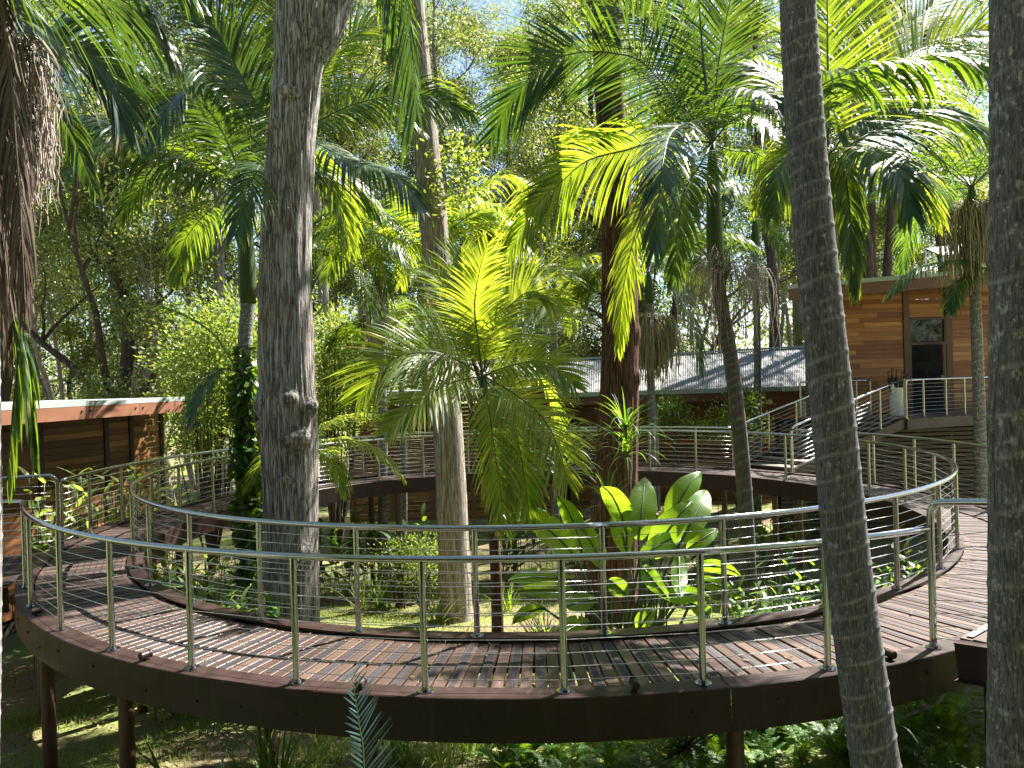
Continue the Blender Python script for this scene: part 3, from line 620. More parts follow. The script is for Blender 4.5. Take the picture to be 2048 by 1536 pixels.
# ------------------------------------------------------------ cabin on the left
A = at(0, 806, 13.6); B = at(330, 797, 18.2); A.z = B.z = 0
dv = (B-A).normalized(); A = A-dv*3.0; nv = Vector((dv.y, -dv.x, 0)); Lc = (B-A).length; rzc = math.atan2(dv.y, dv.x)
cab = empty('timber_cabin', A.copy(), 'dark timber cabin with sunlit copper brown fascia at the left', 'building')
def cbox(name, mat, u0, u1, w0, w1, z0, z1, par=None):
    wo = 0 if name in ('fascia_panel','roof_flashing','soffit') else -.45
    c = A+dv*((u0+u1)/2)+nv*((w0+w1)/2+wo); mb = MB().box(c.to_2d().to_3d()+Vector((0,0,(z0+z1)/2)), u1-u0, w1-w0, z1-z0, rzc)
    og = ORG[cab.name]; cc = Vector((c.x, c.y, (z0+z1)/2)); q = MB(); q.f = mb.f; q.r = mb.r
    R_ = Matrix.Rotation(-rzc, 3, 'Z'); q.v = [R_ @ (v-cc) + og for v in mb.v]
    o = q.build(name, mat, par or cab)
    o.location = (cc-og) if par is None else R_ @ (cc-og-par.location); 
    if par is None: o.rotation_euler = (0, 0, rzc)
    return o
wu = Lc-.1; ZT = 1.80
posts_u = [X_ for X_ in (.0, 1.6)]
def pu(px):      # distance along the wall of photo column px
    A_ = A-nv*.45; best = min((abs(((A_+dv*(i*.02)).x/(A_+dv*(i*.02)).y)*FPX+1024-px), i*.02) for i in range(int(Lc/.02)+40)); return best[1]
pv = [pu(75), pu(207), pu(257), pu(318)]
cuts = [0]+pv; rr = random.Random(5)
for ci in range(len(pv)):
    u0 = cuts[ci]+(.07 if ci else 0); u1 = cuts[ci+1]-.07
    i = 0; z = -1.9
    while z < ZT-.01:
        h = min(.135, ZT-z)
        holes = []
        if ci == 1 and z+.1 > -.55 and z < .35: holes = [(u0-.5, u0-.4)]
        if ci == 2 and -.50 < z+.07 < .02: holes = [(pu(218), pu(247))]
        segs = [(u0, u1)]
        for ha, hb in holes:
            segs = [s for a_, b_ in segs for s in ((a_, min(b_, ha)), (max(a_, hb), b_)) if s[1]-s[0] > .05]
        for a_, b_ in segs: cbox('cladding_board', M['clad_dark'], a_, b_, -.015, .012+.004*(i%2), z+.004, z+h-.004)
        z += h; i += 1
for u in pv: cbox('trim_post', M['trim_dark'], u-.065, u+.065, -.01, .05, -1.95, ZT+.02)
wi = cbox('window', M['trim'], pu(216), pu(249), .0, .03, -.52, .03); 
og = ORG[cab.name]
c_ = A+dv*((pu(218)+pu(247))/2)+nv*.035; gl = MB(); gl.box(Vector((0,0,0)), .22, .012, .42); gl.v = [v+og for v in gl.v]
gp = gl.build('pane', M['glass'], wi); gp.location = (0, -.022, 0)
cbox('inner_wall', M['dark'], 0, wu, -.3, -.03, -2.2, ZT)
cbox('side_wall', M['clad_dark'], wu-.1, wu-.02, -3.5, -.3, -2.2, ZT)
nf = 5; fl = Lc+.28
for i in range(nf):
    fo = cbox('fascia_panel', M['fascia'], i*fl/nf+.004-.2, (i+1)*fl/nf-.004-.2, .40, .43, ZT-.02, ZT+.235)
    for e in (-1, 1):
        c_ = MB(); c_.tube([Vector((e*(fl/nf/2-.12), -.016, .03)), Vector((e*(fl/nf/2-.12), -.035, .03))], .022, 8); c_.v = [v+og for v in c_.v]
        c_.build('fixing', M['trim_dark'], fo)
cbox('roof_flashing', M['flash'], -.25, fl-.15, -3.8, .434, ZT+.238, ZT+.335)
cbox('soffit', M['trim_dark'], -.2, fl-.22, -3.5, .395, ZT+.02, ZT+.06)

# ------------------------------------------------------------ unseen veranda added behind the camera to cut fill and reflections
ver = empty('added_veranda', (0, -2.9, .7), 'unseen dark timber veranda added behind the viewpoint to cut fill light', 'building')
for i in range(24): MB().box((0, -2.9, .75+i*.13), 18, .03, .122).build('cladding_board', M['clad_dark'], ver)
MB().box((0, -1.7, 3.95), 19, 3.4, .10).build('roof', M['roof'], ver)
MB().box((0, -.02-.04, 3.80), 19, .04, .22).build('fascia', M['trim_dark'], ver)
for i in range(26): MB().box((0, -2.84+i*.1, .686), 18, .092, .028).build('board', M['deckx'], ver)
MB().box((0, -.22, .52), 18, .05, .28).build('edge_beam', M['rim'], ver)
for x_ in (-8.8, -4.4, 4.4, 8.8): MB().box((x_, -.35, .9), .12, .12, 5.8).build('post', M['trim_dark'], ver)
MB().box((0, -2.95, -.6), 18, .05, 2.6).build('base_wall', M['trim_dark'], ver)
import bisect
# ------------------------------------------------------------ vegetation helpers
DOWN = Vector((0,0,-1))
def frond_mesh(mb, rib, pts, ll, n=46, droop=.8, w=.032, seed=0, petiole=.10, vee=.15, twist=0, ang0=62, ang1=24, nseg=4, rr0=.016, tipmin=.35, face=0, brown=.02):
    r_ = random.Random(seed); S = spline(pts, 40)
    L = [0]
    for i in range(1, 40): L.append(L[-1]+(S[i]-S[i-1]).length)
    tot = L[-1]
    T = [(S[min(i+1,39)]-S[max(i-1,0)]).normalized() for i in range(40)]
    out = (S[-1]-S[0]); oh = Vector((out.x, out.y, 0))
    ref = Vector((0,0,1)) if oh.length < .05 else Vector((0,0,1))*1.0 - oh.normalized()*.45
    if face: ref = ref.normalized()*(1-face)+(CAM-S[20]).normalized()*face
    N = (ref-T[0]*ref.dot(T[0])).normalized(); NN = [N]
    for i in range(1, 40):
        N = (N-T[i]*N.dot(T[i])).normalized(); NN.append(N)
    if rib is not None: rib.tube(S, [rr0*(1-.85*i/39) for i in range(40)][0:40], 6, r=r_.random())
    fr0 = r_.random()*.5
    for i in range(n):
        f = petiole+(1-petiole)*(i+.5)/n; s = f*tot
        j = next((k for k in range(1, 40) if L[k] >= s), 39); u = (s-L[j-1])/max(L[j]-L[j-1], 1e-6)
        p0 = S[j-1].lerp(S[j], u); t = T[j-1].lerp(T[j], u).normalized(); nn = NN[j-1].lerp(NN[j], u)
        nn = (nn-t*nn.dot(t)).normalized(); sd_ = t.cross(nn)
        if twist: 
            Rm = Matrix.Rotation(twist*f, 3, t); nn = Rm @ nn; sd_ = Rm @ sd_
        g = (f-petiole)/(1-petiole)
        prof = (.55+.45*min(1, g/.22)) if g < .55 else 1-(1-tipmin)*((g-.55)/.45)**1.5
        ang = radians(ang0+(ang1-ang0)*g)
        for sg in (-1, 1):
            if r_.random() < .05: continue
            l_ = ll*prof*r_.uniform(.80, 1.10)*(r_.uniform(.35,.8) if r_.random() < .06 else 1); a_ = ang+radians(r_.uniform(-5, 5))
            d = (sd_*(sg*sin(a_))+t*cos(a_)+nn*(vee+r_.uniform(-.08,.08))).normalized()
            p = p0.copy(); b = len(mb.v); rv = min(.86, max(0, fr0+r_.random()*.5)); tw = r_.uniform(-.35, .35); dr = droop*(1.35 if droop > 1 else 1)*r_.uniform(.7, 1.3)
            for k in range(nseg+1):
                h = k/nseg
                wd = t-d*t.dot(d)
                if wd.length < 1e-3: wd = nn
                wd = (Matrix.Rotation(tw*h*1.5+tw*.3, 3, d) @ wd.normalized())
                ww = w*(.55, 1, .95, .68, .06)[k] if nseg == 4 else w*(.6, 1, .06)[min(2, k)] if nseg == 2 else w*(1-h*.9)
                mb.v.append(p-wd*(ww/2)); mb.v.append(p+wd*(ww/2))
                if k < nseg:
                    d = (d+DOWN*(dr*(.25+h)*.62/nseg*1.6)).normalized(); p = p+d*(l_/nseg)
            bt = r_.choice((2,3,3,9,9,9)) if r_.random() < .30 else 9
            if r_.random() < brown: bt = 0
            for k in range(nseg): mb.face([b+2*k, b+2*k+1, b+2*k+3, b+2*k+2], rv if k < bt else 1.3)
def add_frond(parent, pts, ll, mat='palm', name='frond', rmat='rib', **kw):
    kw['n'] = int(kw.get('n', 46)*1.35); kw['w'] = kw.get('w', .032)*.85
    mb = MB(); rb = MB(); frond_mesh(mb, rb, pts, ll, **kw)
    o = mb.build(name, M[mat], parent, True); rb.build('midrib', M[rmat], o, True); return o
def rand_frond_pts(c, az, e0, L, bend, k=6):
    p = Vector(c); out = [p.copy()]; e = e0
    for i in range(k):
        h = (i+.5)/k; e = e0-bend*h**1.3
        p = p+Vector((cos(az)*cos(e), sin(az)*cos(e), sin(e)))*(L/k); out.append(p.copy())
    return out
def palm_trunk(parent, path, r0, r1, mat, name='trunk', ring=.14, dz=.03, seg=20, tilt=.04, flare=1.25, sw=.014):
    S = spline(path, 60); tot = sum((S[i+1]-S[i]).length for i in range(59)); n = int(tot/dz)
    S = spline(path, n); mb = MB(); r_ = random.Random(int(path[0][0]*100))
    T = [(S[min(i+1,n-1)]-S[max(i-1,0)]).normalized() for i in range(n)]
    acc = 0; nxt = ring; ph = []; s = 0
    x = Vector((1,0,0)); rings = []
    while s < tot+1: s += ring*r_.uniform(.7, 1.3); rings.append((s, r_.uniform(-1,1)))
    rk = [q for q, t_ in rings]
    for i in range(n):
        x = (x-T[i]*x.dot(T[i])).normalized(); y = T[i].cross(x); f = i/(n-1); r = r0+(r1-r0)*f
        r *= 1+(flare-1)*math.exp(-f*tot/.35); sl = f*tot
        for j in range(seg):
            a = 2*pi*j/seg; best = 9; 
            for q, t_ in rings[max(0,bisect.bisect(rk,sl)-2):bisect.bisect(rk,sl)+2]:
                dd = sl-(q+tilt*cos(a+.7)+tilt*.3*t_*sin(2*a))
                if abs(dd) < abs(best): best = dd
            sc = math.exp(-(best/sw)**2); step = .012*math.exp(-max(best,0)/.05) if best > 0 else 0
            rr = r*(1+.035*sc+step+.02*mnoise.noise(Vector((cos(a)*2, sin(a)*2, sl*1.3))))
            mb.v.append(S[i]+(x*cos(a)+y*sin(a))*rr); mb.sc.append(sc*max(0, min(1, .55+.9*mnoise.noise(Vector((cos(a)*1.5, sin(a)*1.5, sl*4))))))
    for i in range(n-1):
        for j in range(seg): mb.face([i*seg+j, i*seg+(j+1)%seg, (i+1)*seg+(j+1)%seg, (i+1)*seg+j])
    return mb.build(name, M[mat], parent, True)
def shaft(parent, a, b, r0, r1):
    pts = [a.lerp(b, i/7) for i in range(8)]; rad = [r0*1.1, r0*1.35, r0*1.3, r0*1.2, r0*1.08, r0, (r0+r1)/2, r1]
    return MB().tube(pts, rad, 14).build('crownshaft', M['shaft'], parent, True)
def mop(parent, c, R, L, n, mat, name='fruit_cluster', seed=1, spread=2*pi, az0=0, r=.0042):
    r_ = random.Random(seed); mb = MB()
    for i in range(n):
        az = az0+r_.uniform(-.5,.5)*spread; o_ = R*r_.uniform(.1, 1.05); l = L*r_.uniform(.35, 1.1); u = Vector((cos(az), sin(az), 0)); c0 = c+Vector((0,0,r_.uniform(-.12,.06)))
        j = lambda k: Vector((r_.uniform(-k,k), r_.uniform(-k,k), r_.uniform(-k,k)))
        pts = [c0, c0+u*o_*.5+Vector((0,0,r_.uniform(.0,.16)*R/.3))+j(.03), c0+u*o_*.9+Vector((0,0,r_.uniform(-.10,.04)))+j(.04), c0+u*o_*1.05+Vector((0,0,-l*.35))+j(.05), c0+u*o_*1.08+Vector((0,0,-l*.7))+j(.05), c0+u*o_*1.05+Vector((0,0,-l))+j(.06)]
        S = spline(pts, 11); mb.tube(S, [r*(1.0+.8*((k*7+i) % 2)) for k in range(11)], 3, False, r_.random())
    return mb.build(name, M[mat], parent, True)
def leaf_quads(C, L, W, up=.0, g=rng, Ldir=None):
    N = len(C); d = g.normal(size=(N,3)); d[:,2] -= up; d /= np.linalg.norm(d, axis=1, keepdims=True)
    q = g.normal(size=(N,3)); s = np.cross(d, q); s /= np.linalg.norm(s, axis=1, keepdims=True)
    ll = (L*g.uniform(.65, 1.3, N))[:,None]; ww = (W*g.uniform(.7, 1.3, N))[:,None]
    v = np.empty((N,4,3)); v[:,0] = C; v[:,1] = C+d*ll*.45+s*ww*.5; v[:,2] = C+d*ll; v[:,3] = C+d*ll*.45-s*ww*.5
    return v.reshape(-1,3), np.arange(N*4).reshape(-1,4)
def leaf_object(name, C, L, W, mat, parent=None, up=.3, loc=None, seed=1):
    g = np.random.default_rng(seed); v, q = leaf_quads(C, L, W, up, g)
    og = np.array(ORG.get(parent.name, (0,0,0))) if parent is not None else np.array(loc if loc is not None else (0,0,0))
    me = np_mesh(name, v-og, quads=q, rnd=g.random(len(q))); me.materials.append(M[mat])
    return link_mesh(name, me, None, parent, None if parent is not None else loc)

# ------------------------------------------------------------ barked trunks inside the ring
def bark_trunk(name, parent, path, radii, mat, seg=72, dz=.05, amp=.02, kf=7.5, kz=.55, knots=(), seed=0):
    S0 = spline(path, 80); tot = sum((S0[i+1]-S0[i]).length for i in range(79)); n = int(tot/dz); S = spline(path, n); mb = MB()
    T = [(S[min(i+1,n-1)]-S[max(i-1,0)]).normalized() for i in range(n)]; x = Vector((1,0,0)); kr = len(radii)-1
    for i in range(n):
        x = (x-T[i]*x.dot(T[i])).normalized(); y = T[i].cross(x); f = i/(n-1); z = f*tot
        q = f*kr; j = min(int(q), kr-1); u = q-j; u = u*u*(3-2*u); r = radii[j]*(1-u)+radii[j+1]*u
        for k in range(seg):
            a = 2*pi*k/seg; ca, sa = cos(a), sin(a)
            v = Vector((ca*kf+seed, sa*kf, z*kz+.35*sin(z*.8)))
            h = abs(mnoise.noise(v))*-1.0*1.6 + .35*mnoise.noise(v*2.3) + .9*mnoise.noise(Vector((ca*.9+seed, sa*.9, z*.35)))*.8
            rr = r+amp*h
            for kz_, ka, ks, kh in knots:
                da = (a-ka+pi) % (2*pi)-pi; dist = math.hypot(da*r, z-kz_)/ks
                if dist < 2.2: rr += kh*(math.exp(-dist*dist*1.6)-.45*math.exp(-((dist)/.38)**2))
            mb.v.append(S[i]+(x*ca+y*sa)*rr)
    for i in range(n-1):
        for k in range(seg): mb.face([i*seg+k, i*seg+(k+1)%seg, (i+1)*seg+(k+1)%seg, (i+1)*seg+k])
    return mb.build(name, M[mat], parent, True)
def trunk_path(rows, d, down=2.2, up=None):   # rows: (py, centre px) from bottom to top
    P = [at(cx_, py, d if not isinstance(d, tuple) else d[0]+(d[1]-d[0])*i/(len(rows)-1)) for i, (py, cx_) in enumerate(rows)]
    return P
# big grey tree, left of centre
d = 10.0
rows = [(1330,583),(1230,582),(1000,581),(850,578),(700,572),(500,571),(300,582),(150,595),(60,603),(-60,607),(-400,600),(-900,590)]
P = trunk_path(rows, d); P[0].z = gz(P[0].x, P[0].y)-.2
big = empty('grey_barked_tree', (P[0].x, P[0].y, gz(P[0].x, P[0].y)), 'massive grey tree with fissured bark and burls, left of centre inside the ring', 'tree')
def kn(py, side, ks, kh):  # height of a knot above path start
    tot = 0; S = spline(P, 200); best = (9e9, 0); acc = 0
    for i in range(200):
        if i: acc += (S[i]-S[i-1]).length
        dd = abs((S[i]-CAM).dot(UP)/((S[i]-CAM).dot(FW))*-FPX+768-py)
        if dd < best[0]: best = (dd, acc)
    return (best[1], side, ks, kh)
FRT = -pi/2
bark_trunk('trunk', big, P, [.40,.37,.36,.375,.355,.325,.31,.315,.355,.36,.28,.22], 'bark_grey', 96, .035, .022, 7.5, .5,
  [kn(20,FRT,.13,0.090), kn(108,FRT-.55,.10,0.068), kn(165,FRT-.6,.08,0.053), kn(377,FRT-.6,.06,0.045), kn(445,FRT-1.35,.09,0.090), kn(700,FRT+.3,.13,0.075), kn(735,FRT+1.2,.12,0.135), kn(720,FRT-1.3,.2,0.105), kn(820,FRT+.55,.17,0.195), kn(780,FRT-1.0,.10,0.090), kn(940,FRT+.2,.12,0.045), kn(1090,FRT+.8,.12,0.090)], 1)
# crown high above the frame, real foliage that dapples the light
def crown_cloud(cs, n, sig, g):
    C = np.concatenate([np.asarray(c)+g.normal(size=(n,3))*np.array(sig) for c in cs]); return C
g = np.random.default_rng(21)
top = P[-1]
br = MB()
cs = []
for i in range(9):
    a = i*2.4; q = top+Vector((cos(a)*2.2, sin(a)*2.2, 1.0+.5*(i%4))); br.tube(spline([top-Vector((0,0,.8+.2*i)), top.lerp(q,.5)+Vector((0,0,.4)), q], 8), [.09-.009*k for k in range(8)], 6); cs.append(q)
br.build('limb', M['bark_grey'], big, True)
leaf_object('crown', crown_cloud(cs, 130, (.75,.75,.5), g), .17, .06, 'gum', big, .4, seed=3)
# fork limb of the big tree, to the upper right
P2 = [at(610,110,d), at(640,70,d+.1), at(665,20,d+.2), at(690,-60,d+.3), at(730,-300,d+.6)]
bark_trunk('fork_limb', big, P2, [.26,.26,.22,.19,.14], 'bark_grey', 48, .05, .018, 6, .5, (), 4)

# second, pale trunk
d = 15.2
rows = [(1225,912),(1205,911),(1050,905),(900,898),(750,888),(600,880),(450,867),(300,853),(150,840),(0,828),(-250,815)]
P = trunk_path(rows, d); P[0].z = gz(P[0].x,P[0].y)-.2
pale = empty('pale_barked_tree', (P[0].x,P[0].y,gz(P[0].x,P[0].y)), 'straight pale barked tree behind the centre palm, inside the ring', 'tree')
bark_trunk('trunk', pale, P, [.40,.34,.31,.30,.30,.29,.28,.26,.24,.2,.17], 'bark_pale', 72, .05, .016, 8, .4, [], 7)
top = P[-1]; cs = []; br = MB()
for i in range(10):
    a = i*2.4; q = top+Vector((cos(a)*1.9, sin(a)*1.9, .3+.55*(i%4))); br.tube(spline([top-Vector((0,0,.6+.15*i)), top.lerp(q,.5)+Vector((0,0,.3)), q], 8), [.07-.007*k for k in range(8)], 6); cs.append(q)
br.build('limb', M['bark_pale'], pale, True); leaf_object('crown', crown_cloud(cs, 120, (.7,.7,.5), g), .16, .055, 'gum', pale, .4, seed=4)
C = np.concatenate([np.array(at(900+x_*3, 335+y_*3, d-.5)) + g.normal(size=(130,3))*np.array((.22,.2,.18)) for x_, y_ in ((0,0),(8,12),(14,-6),(-4,18),(18,14),(4,-14))])
C2 = C
ep = leaf_object('climbing_vine', C, .12, .06, 'bright', None, .2, tuple(at(900,335,d-.5)), 5); tag(ep, 'yellow green climber clinging to the pale trunk high up', 'vine')

# third, red-brown trunk
d = 14.4
rows = [(1260,1222),(1100,1226),(980,1230),(850,1236),(700,1240),(560,1240),(400,1232),(250,1222),(100,1214),(0,1212),(-300,1208)]
P = trunk_path(rows, d); P[0].z = gz(P[0].x,P[0].y)-.2
red = empty('red_barked_tree', (P[0].x,P[0].y,gz(P[0].x,P[0].y)), 'dark red brown stringy barked tree right of centre inside the ring', 'tree')
bark_trunk('trunk', red, P, [.50,.46,.42,.38,.35,.34,.30,.28,.27,.26,.2], 'bark_red', 72, .05, .03, 8, .35, [kn(700,FRT+1.1,.16,.08), kn(890,FRT-.9,.1,.05), kn(600,FRT+1.3,.2,.06)], 12)
top = P[-1]; cs = []; br = MB()
for i in range(10):
    a = i*2.4; q = top+Vector((cos(a)*2.0, sin(a)*2.0, .3+.6*(i%4))); br.tube(spline([top-Vector((0,0,.6+.15*i)), top.lerp(q,.5)+Vector((0,0,.3)), q], 8), [.07-.007*k for k in range(8)], 6); cs.append(q)
br.build('limb', M['bark_red'], red, True); leaf_object('crown', crown_cloud(cs, 110, (.7,.7,.5), g), .16, .055, 'gum', red, .4, seed=6)

# ------------------------------------------------------------ palms
def palm(label, base, crown, r0, r1, mat='bark_palm', shaft_len=.9, bend=None, ring=.14, group=None, flare=1.25, seg=20, seat=None):
    base = Vector((base.x, base.y, gz(base.x, base.y)))
    e = empty('palm_tree', base, label, 'palm tree', group)
    crown = Vector(crown); dn = (base-crown).normalized(); st_ = crown+Vector((0,0,-shaft_len))
    path = [base-Vector((0,0,.2))] + (bend or []) + [st_]
    if len(path) == 2: path.insert(1, path[0].lerp(path[1], .5)+Vector((.04,.02,0)))
    palm_trunk(e, path, r0, r1, mat, ring=ring, flare=flare, seg=seg)
    if shaft_len > .05: shaft(e, st_, crown+Vector((0,0,.05)), r1, r1*.45)
    return e
def fro(e, crown, pts, d, ll, **kw):     # pts: (px, py, depth offset)
    return add_frond(e, [Vector(crown)]+[at(x, y, d+o) for x, y, o in pts], ll, **kw)
sd0 = [100]
def fill(e, crown, cnt, L, ll, e0=(.3,1.2), bend=(1.2,2.0), az=(0, 2*pi), mat='palm', **kw):
    r_ = random.Random(sd0[0]); sd0[0] += 1
    for i in range(cnt):
        a = az[0]+(az[1]-az[0])*(i+r_.random()*.7)/cnt
        pts = rand_frond_pts(crown, a, r_.uniform(*e0), L*r_.uniform(.85, 1.1), r_.uniform(*bend))
        add_frond(e, pts, ll, mat=mat, seed=sd0[0]*37+i, twist=r_.uniform(-1.0,1.0), **kw)

# palm A: vine-wrapped, left
d = 12.0; cA = at(489, 385, d); bA = at(508, 1150, d)
pA = palm('tall palm with ivy wrapped lower trunk, left of the big grey tree', bA, cA, .13, .105, 'bark_palm2', 1.75, [at(505,1000,d), at(496,800,d), at(490,690,d)], .17)
fro(pA, cA, [(400,340,-.4),(330,300,-.7),(240,258,-1.0),(150,238,-1.2),(85,262,-1.3)], d, 1.15, seed=1, n=62, droop=2.4, vee=.1, w=.042, mat='palm_shade')
fro(pA, cA, [(462,300,-.6),(420,225,-1.1),(372,185,-1.6),(335,215,-2.0),(300,290,-2.2)], d, .95, seed=2, n=56, droop=1.6, w=.04, mat='palm_shade')
fro(pA, cA, [(440,350,.3),(370,330,.8),(290,360,1.3),(240,430,1.5)], d, 1.0, seed=3, n=52, droop=1.8, w=.04)
fro(pA, cA, [(455,310,.5),(400,210,1.0),(330,130,1.4),(270,120,1.8)], d, 1.0, seed=4, n=52, droop=1.0, w=.04, face=0.5)
fro(pA, cA, [(500,280,.3),(505,150,.6),(480,40,.8),(455,-40,1.0)], d, .95, seed=5, n=52, droop=.7, w=.04, face=0.8)
fro(pA, cA, [(530,340,.6),(600,330,1.2),(690,360,1.8),(760,430,2.2)], d, 1.0, seed=6, n=52, droop=1.6, w=.04)
fro(pA, cA, [(510,350,-.8),(520,330,-1.6),(500,370,-2.4),(470,470,-2.8)], d, .9, seed=7, n=46, droop=1.6, w=.04)
fro(pA, cA, [(460,400,.5),(420,420,1.1),(370,480,1.6),(350,560,1.7)], d, .85, seed=8, n=46, droop=1.6, w=.04)
fill(pA, cA, 4, 3.3, 1.0, (.5,1.2), (1.5,2.3), (1.0,4.5), n=50, droop=1.4, w=.04)
# vine leaves wrapped round its trunk
gv = np.random.default_rng(31); C = []
for k in range(3000):
    py = gv.uniform(690, 1170); wd = .10+.10*min(1,(py-680)/130)+.05*math.sin(py*.05); a = gv.uniform(0, 2*pi); x0 = 489+(py-690)*.04
    c = at(x0, py, d); q = wd*gv.uniform(.75,1.15); C.append((c.x+cos(a)*q, c.y+sin(a)*q, c.z))
tag(leaf_object('climbing_ivy', np.array(C), .15, .085, 'vine', None, 1.2, tuple(bA), 8), 'dark green ivy wrapping the lower trunk of the left palm', 'vine')

# palm A2: crown behind the big trunk
d = 13.0; c2 = at(592, 265, d); b2 = at(590, 1150, d)
pA2 = palm('palm whose crown spreads on both sides behind the big grey trunk', b2, c2, .13, .10, 'bark_palm2', 1.0, None, .17)
fro(pA2, c2, [(525,222,-.4),(462,113,-.8),(428,52,-1.0),(372,-10,-1.2)], d, .85, seed=11, n=58, droop=.9, w=.04, mat='palm_shade', face=0.8)
fro(pA2, c2, [(640,240,.0),(720,205,.2),(835,188,.3),(940,225,.4)], d, 1.0, seed=12, n=64, droop=1.5, w=.04, face=0.6)
fro(pA2, c2, [(640,290,-.6),(700,320,-1.0),(790,350,-1.4),(845,420,-1.6)], d, 1.05, seed=13, n=60, droop=2.0, w=.042, mat='palm_shade')
fro(pA2, c2, [(580,150,.2),(560,40,.3),(548,-60,.4)], d, .95, seed=14, n=50, droop=.6, w=.04, face=1)
fro(pA2, c2, [(630,180,.5),(680,90,.8),(740,50,1.1),(800,60,1.4)], d, .95, seed=15, n=54, droop=1.0, w=.04, mat='palm_y', face=0.7)
fro(pA2, c2, [(640,320,.3),(680,400,.5),(700,500,.5)], d, .8, seed=16, n=46, droop=1.2, w=.04, mat='palm_y')
fro(pA2, c2, [(640,230,.8),(690,180,1.2),(760,190,1.6),(840,260,1.9)], d, .95, seed=17, n=54, droop=1.3, w=.04)
fro(pA2, c2, [(540,260,.6),(490,220,1.0),(430,230,1.5),(380,300,1.8)], d, .95, seed=18, n=50, droop=1.4, w=.04)

# palm K: crown above the frame behind the big trunk, one frond hanging into view
d = 11.3; cK = at(596, -190, d); bK = at(584, 1150, d)
pK = palm('tall palm behind the big grey trunk with a dark frond hanging in at the top', bK, cK, .14, .11, 'bark_palm', 1.1, None, .15)
fro(pK, cK, [(680,-210,-.8),(758,-165,-1.4),(806,-30,-1.8),(822,105,-2.0),(834,220,-2.1)], d, 1.35, seed=21, n=60, droop=.45, w=.055, ang0=52, ang1=24, tipmin=.6, mat='palm_shade', face=0.9)
fro(pK, cK, [(700,-150,.4),(760,-60,.9),(800,80,1.1),(812,200,1.2)], d, 1.0, seed=22, n=50, droop=1.3, w=.045)
fill(pK, cK, 6, 3.4, 1.1, (.4,1.2), (1.0,1.8), (-.3, 3.6), n=50, droop=1.2, w=.045)

# palm B: right of centre
d = 12.0; cB = at(1424, 285, d); bB = at(1497, 1180, d)
pB = palm('tall dark trunked palm with green crownshaft beside the bird of paradise clump', bB, cB, .128, .098, 'bark_trunkb', 2.0, [at(1490,1000,d), at(1466,750,d), at(1445,620,d)], .14)
fro(pB, cB, [(1377,225,.2),(1329,171,.5),(1278,120,.8),(1227,106,1.0),(1175,103,1.2),(1124,113,1.3),(1073,143,1.4),(1022,202,1.4),(985,272,1.4)], d, 1.5, seed=31, n=70, droop=.55, w=.045, vee=.05, ang0=70, ang1=22, face=1)
fro(pB, cB, [(1330,280,.3),(1251,300,.7),(1175,321,1.0),(1117,369,1.2),(1073,413,1.3),(1018,500,1.4)], d, 1.3, seed=32, n=70, droop=1.5, w=.042, mat='palm_y', face=0.8)
fro(pB, cB, [(1395,250,-1.0),(1345,262,-1.8),(1326,325,-2.5),(1316,410,-2.8),(1308,500,-2.9)], d, 1.0, seed=33, n=64, droop=.9, w=.04, ang0=48, ang1=16, mat='palm_shade')
fro(pB, cB, [(1432,170,.0),(1444,85,.1),(1461,0,.2),(1480,-90,.3)], d, 1.2, seed=34, n=56, droop=.6, w=.042, face=1)
fro(pB, cB, [(1465,240,-.5),(1510,235,-1.0),(1560,270,-1.4),(1590,340,-1.6)], d, .95, seed=35, n=54, droop=1.3, w=.04)
fro(pB, cB, [(1350,350,-.1),(1285,430,-.2),(1250,560,-.3),(1236,695,-.3)], d, .75, seed=36, n=64, droop=1.3, w=.036, mat='palm_y', ang0=45, ang1=15, face=0.8)
fro(pB, cB, [(1470,180,.4),(1530,110,.8),(1600,90,1.2),(1680,130,1.5)], d, 1.0, seed=37, n=54, droop=1.2, w=.04, face=0.5)
fro(pB, cB, [(1380,180,.6),(1320,80,1.0),(1250,20,1.4),(1180,10,1.8)], d, 1.0, seed=38, n=54, droop=1.0, w=.04, face=0.7)
fro(pB, cB, [(1460,300,.3),(1520,310,.7),(1590,370,1.0),(1630,470,1.2)], d, .95, seed=39, n=54, droop=1.5, w=.04)
fro(pB, cB, [(1400,330,-.8),(1370,380,-1.3),(1355,470,-1.6),(1350,560,-1.7)], d, .8, seed=40, n=54, droop=1.4, w=.04)
fro(pB, cB, [(1440,220,-.8),(1480,180,-1.6),(1535,190,-2.3),(1580,250,-2.7)], d, .95, seed=41, n=54, droop=1.2, w=.04)
fro(pB, cB, [(1410,180,.5),(1390,60,.9),(1340,-30,1.3)], d, 1.0, seed=42, n=54, droop=.8, w=.04, face=0.9)
sp = MB(); sp.tube(spline([cB, at(1406,113,d), at(1396,-20,d)], 8), [.03,.028,.026,.022,.018,.014,.01,.006], 8); sp.build('spear_leaf', M['rib'], pB, True)
for k, (px, py, az) in enumerate(((1445,545,pi), (1452,548,0), (1450,548,-1.4), (1440,545,2.6))):
    mop(pB, at(px, py, d), .75, 1.2, 46, 'mop_p', 'flower_cluster', 50+k, 2.8, az, .0028)

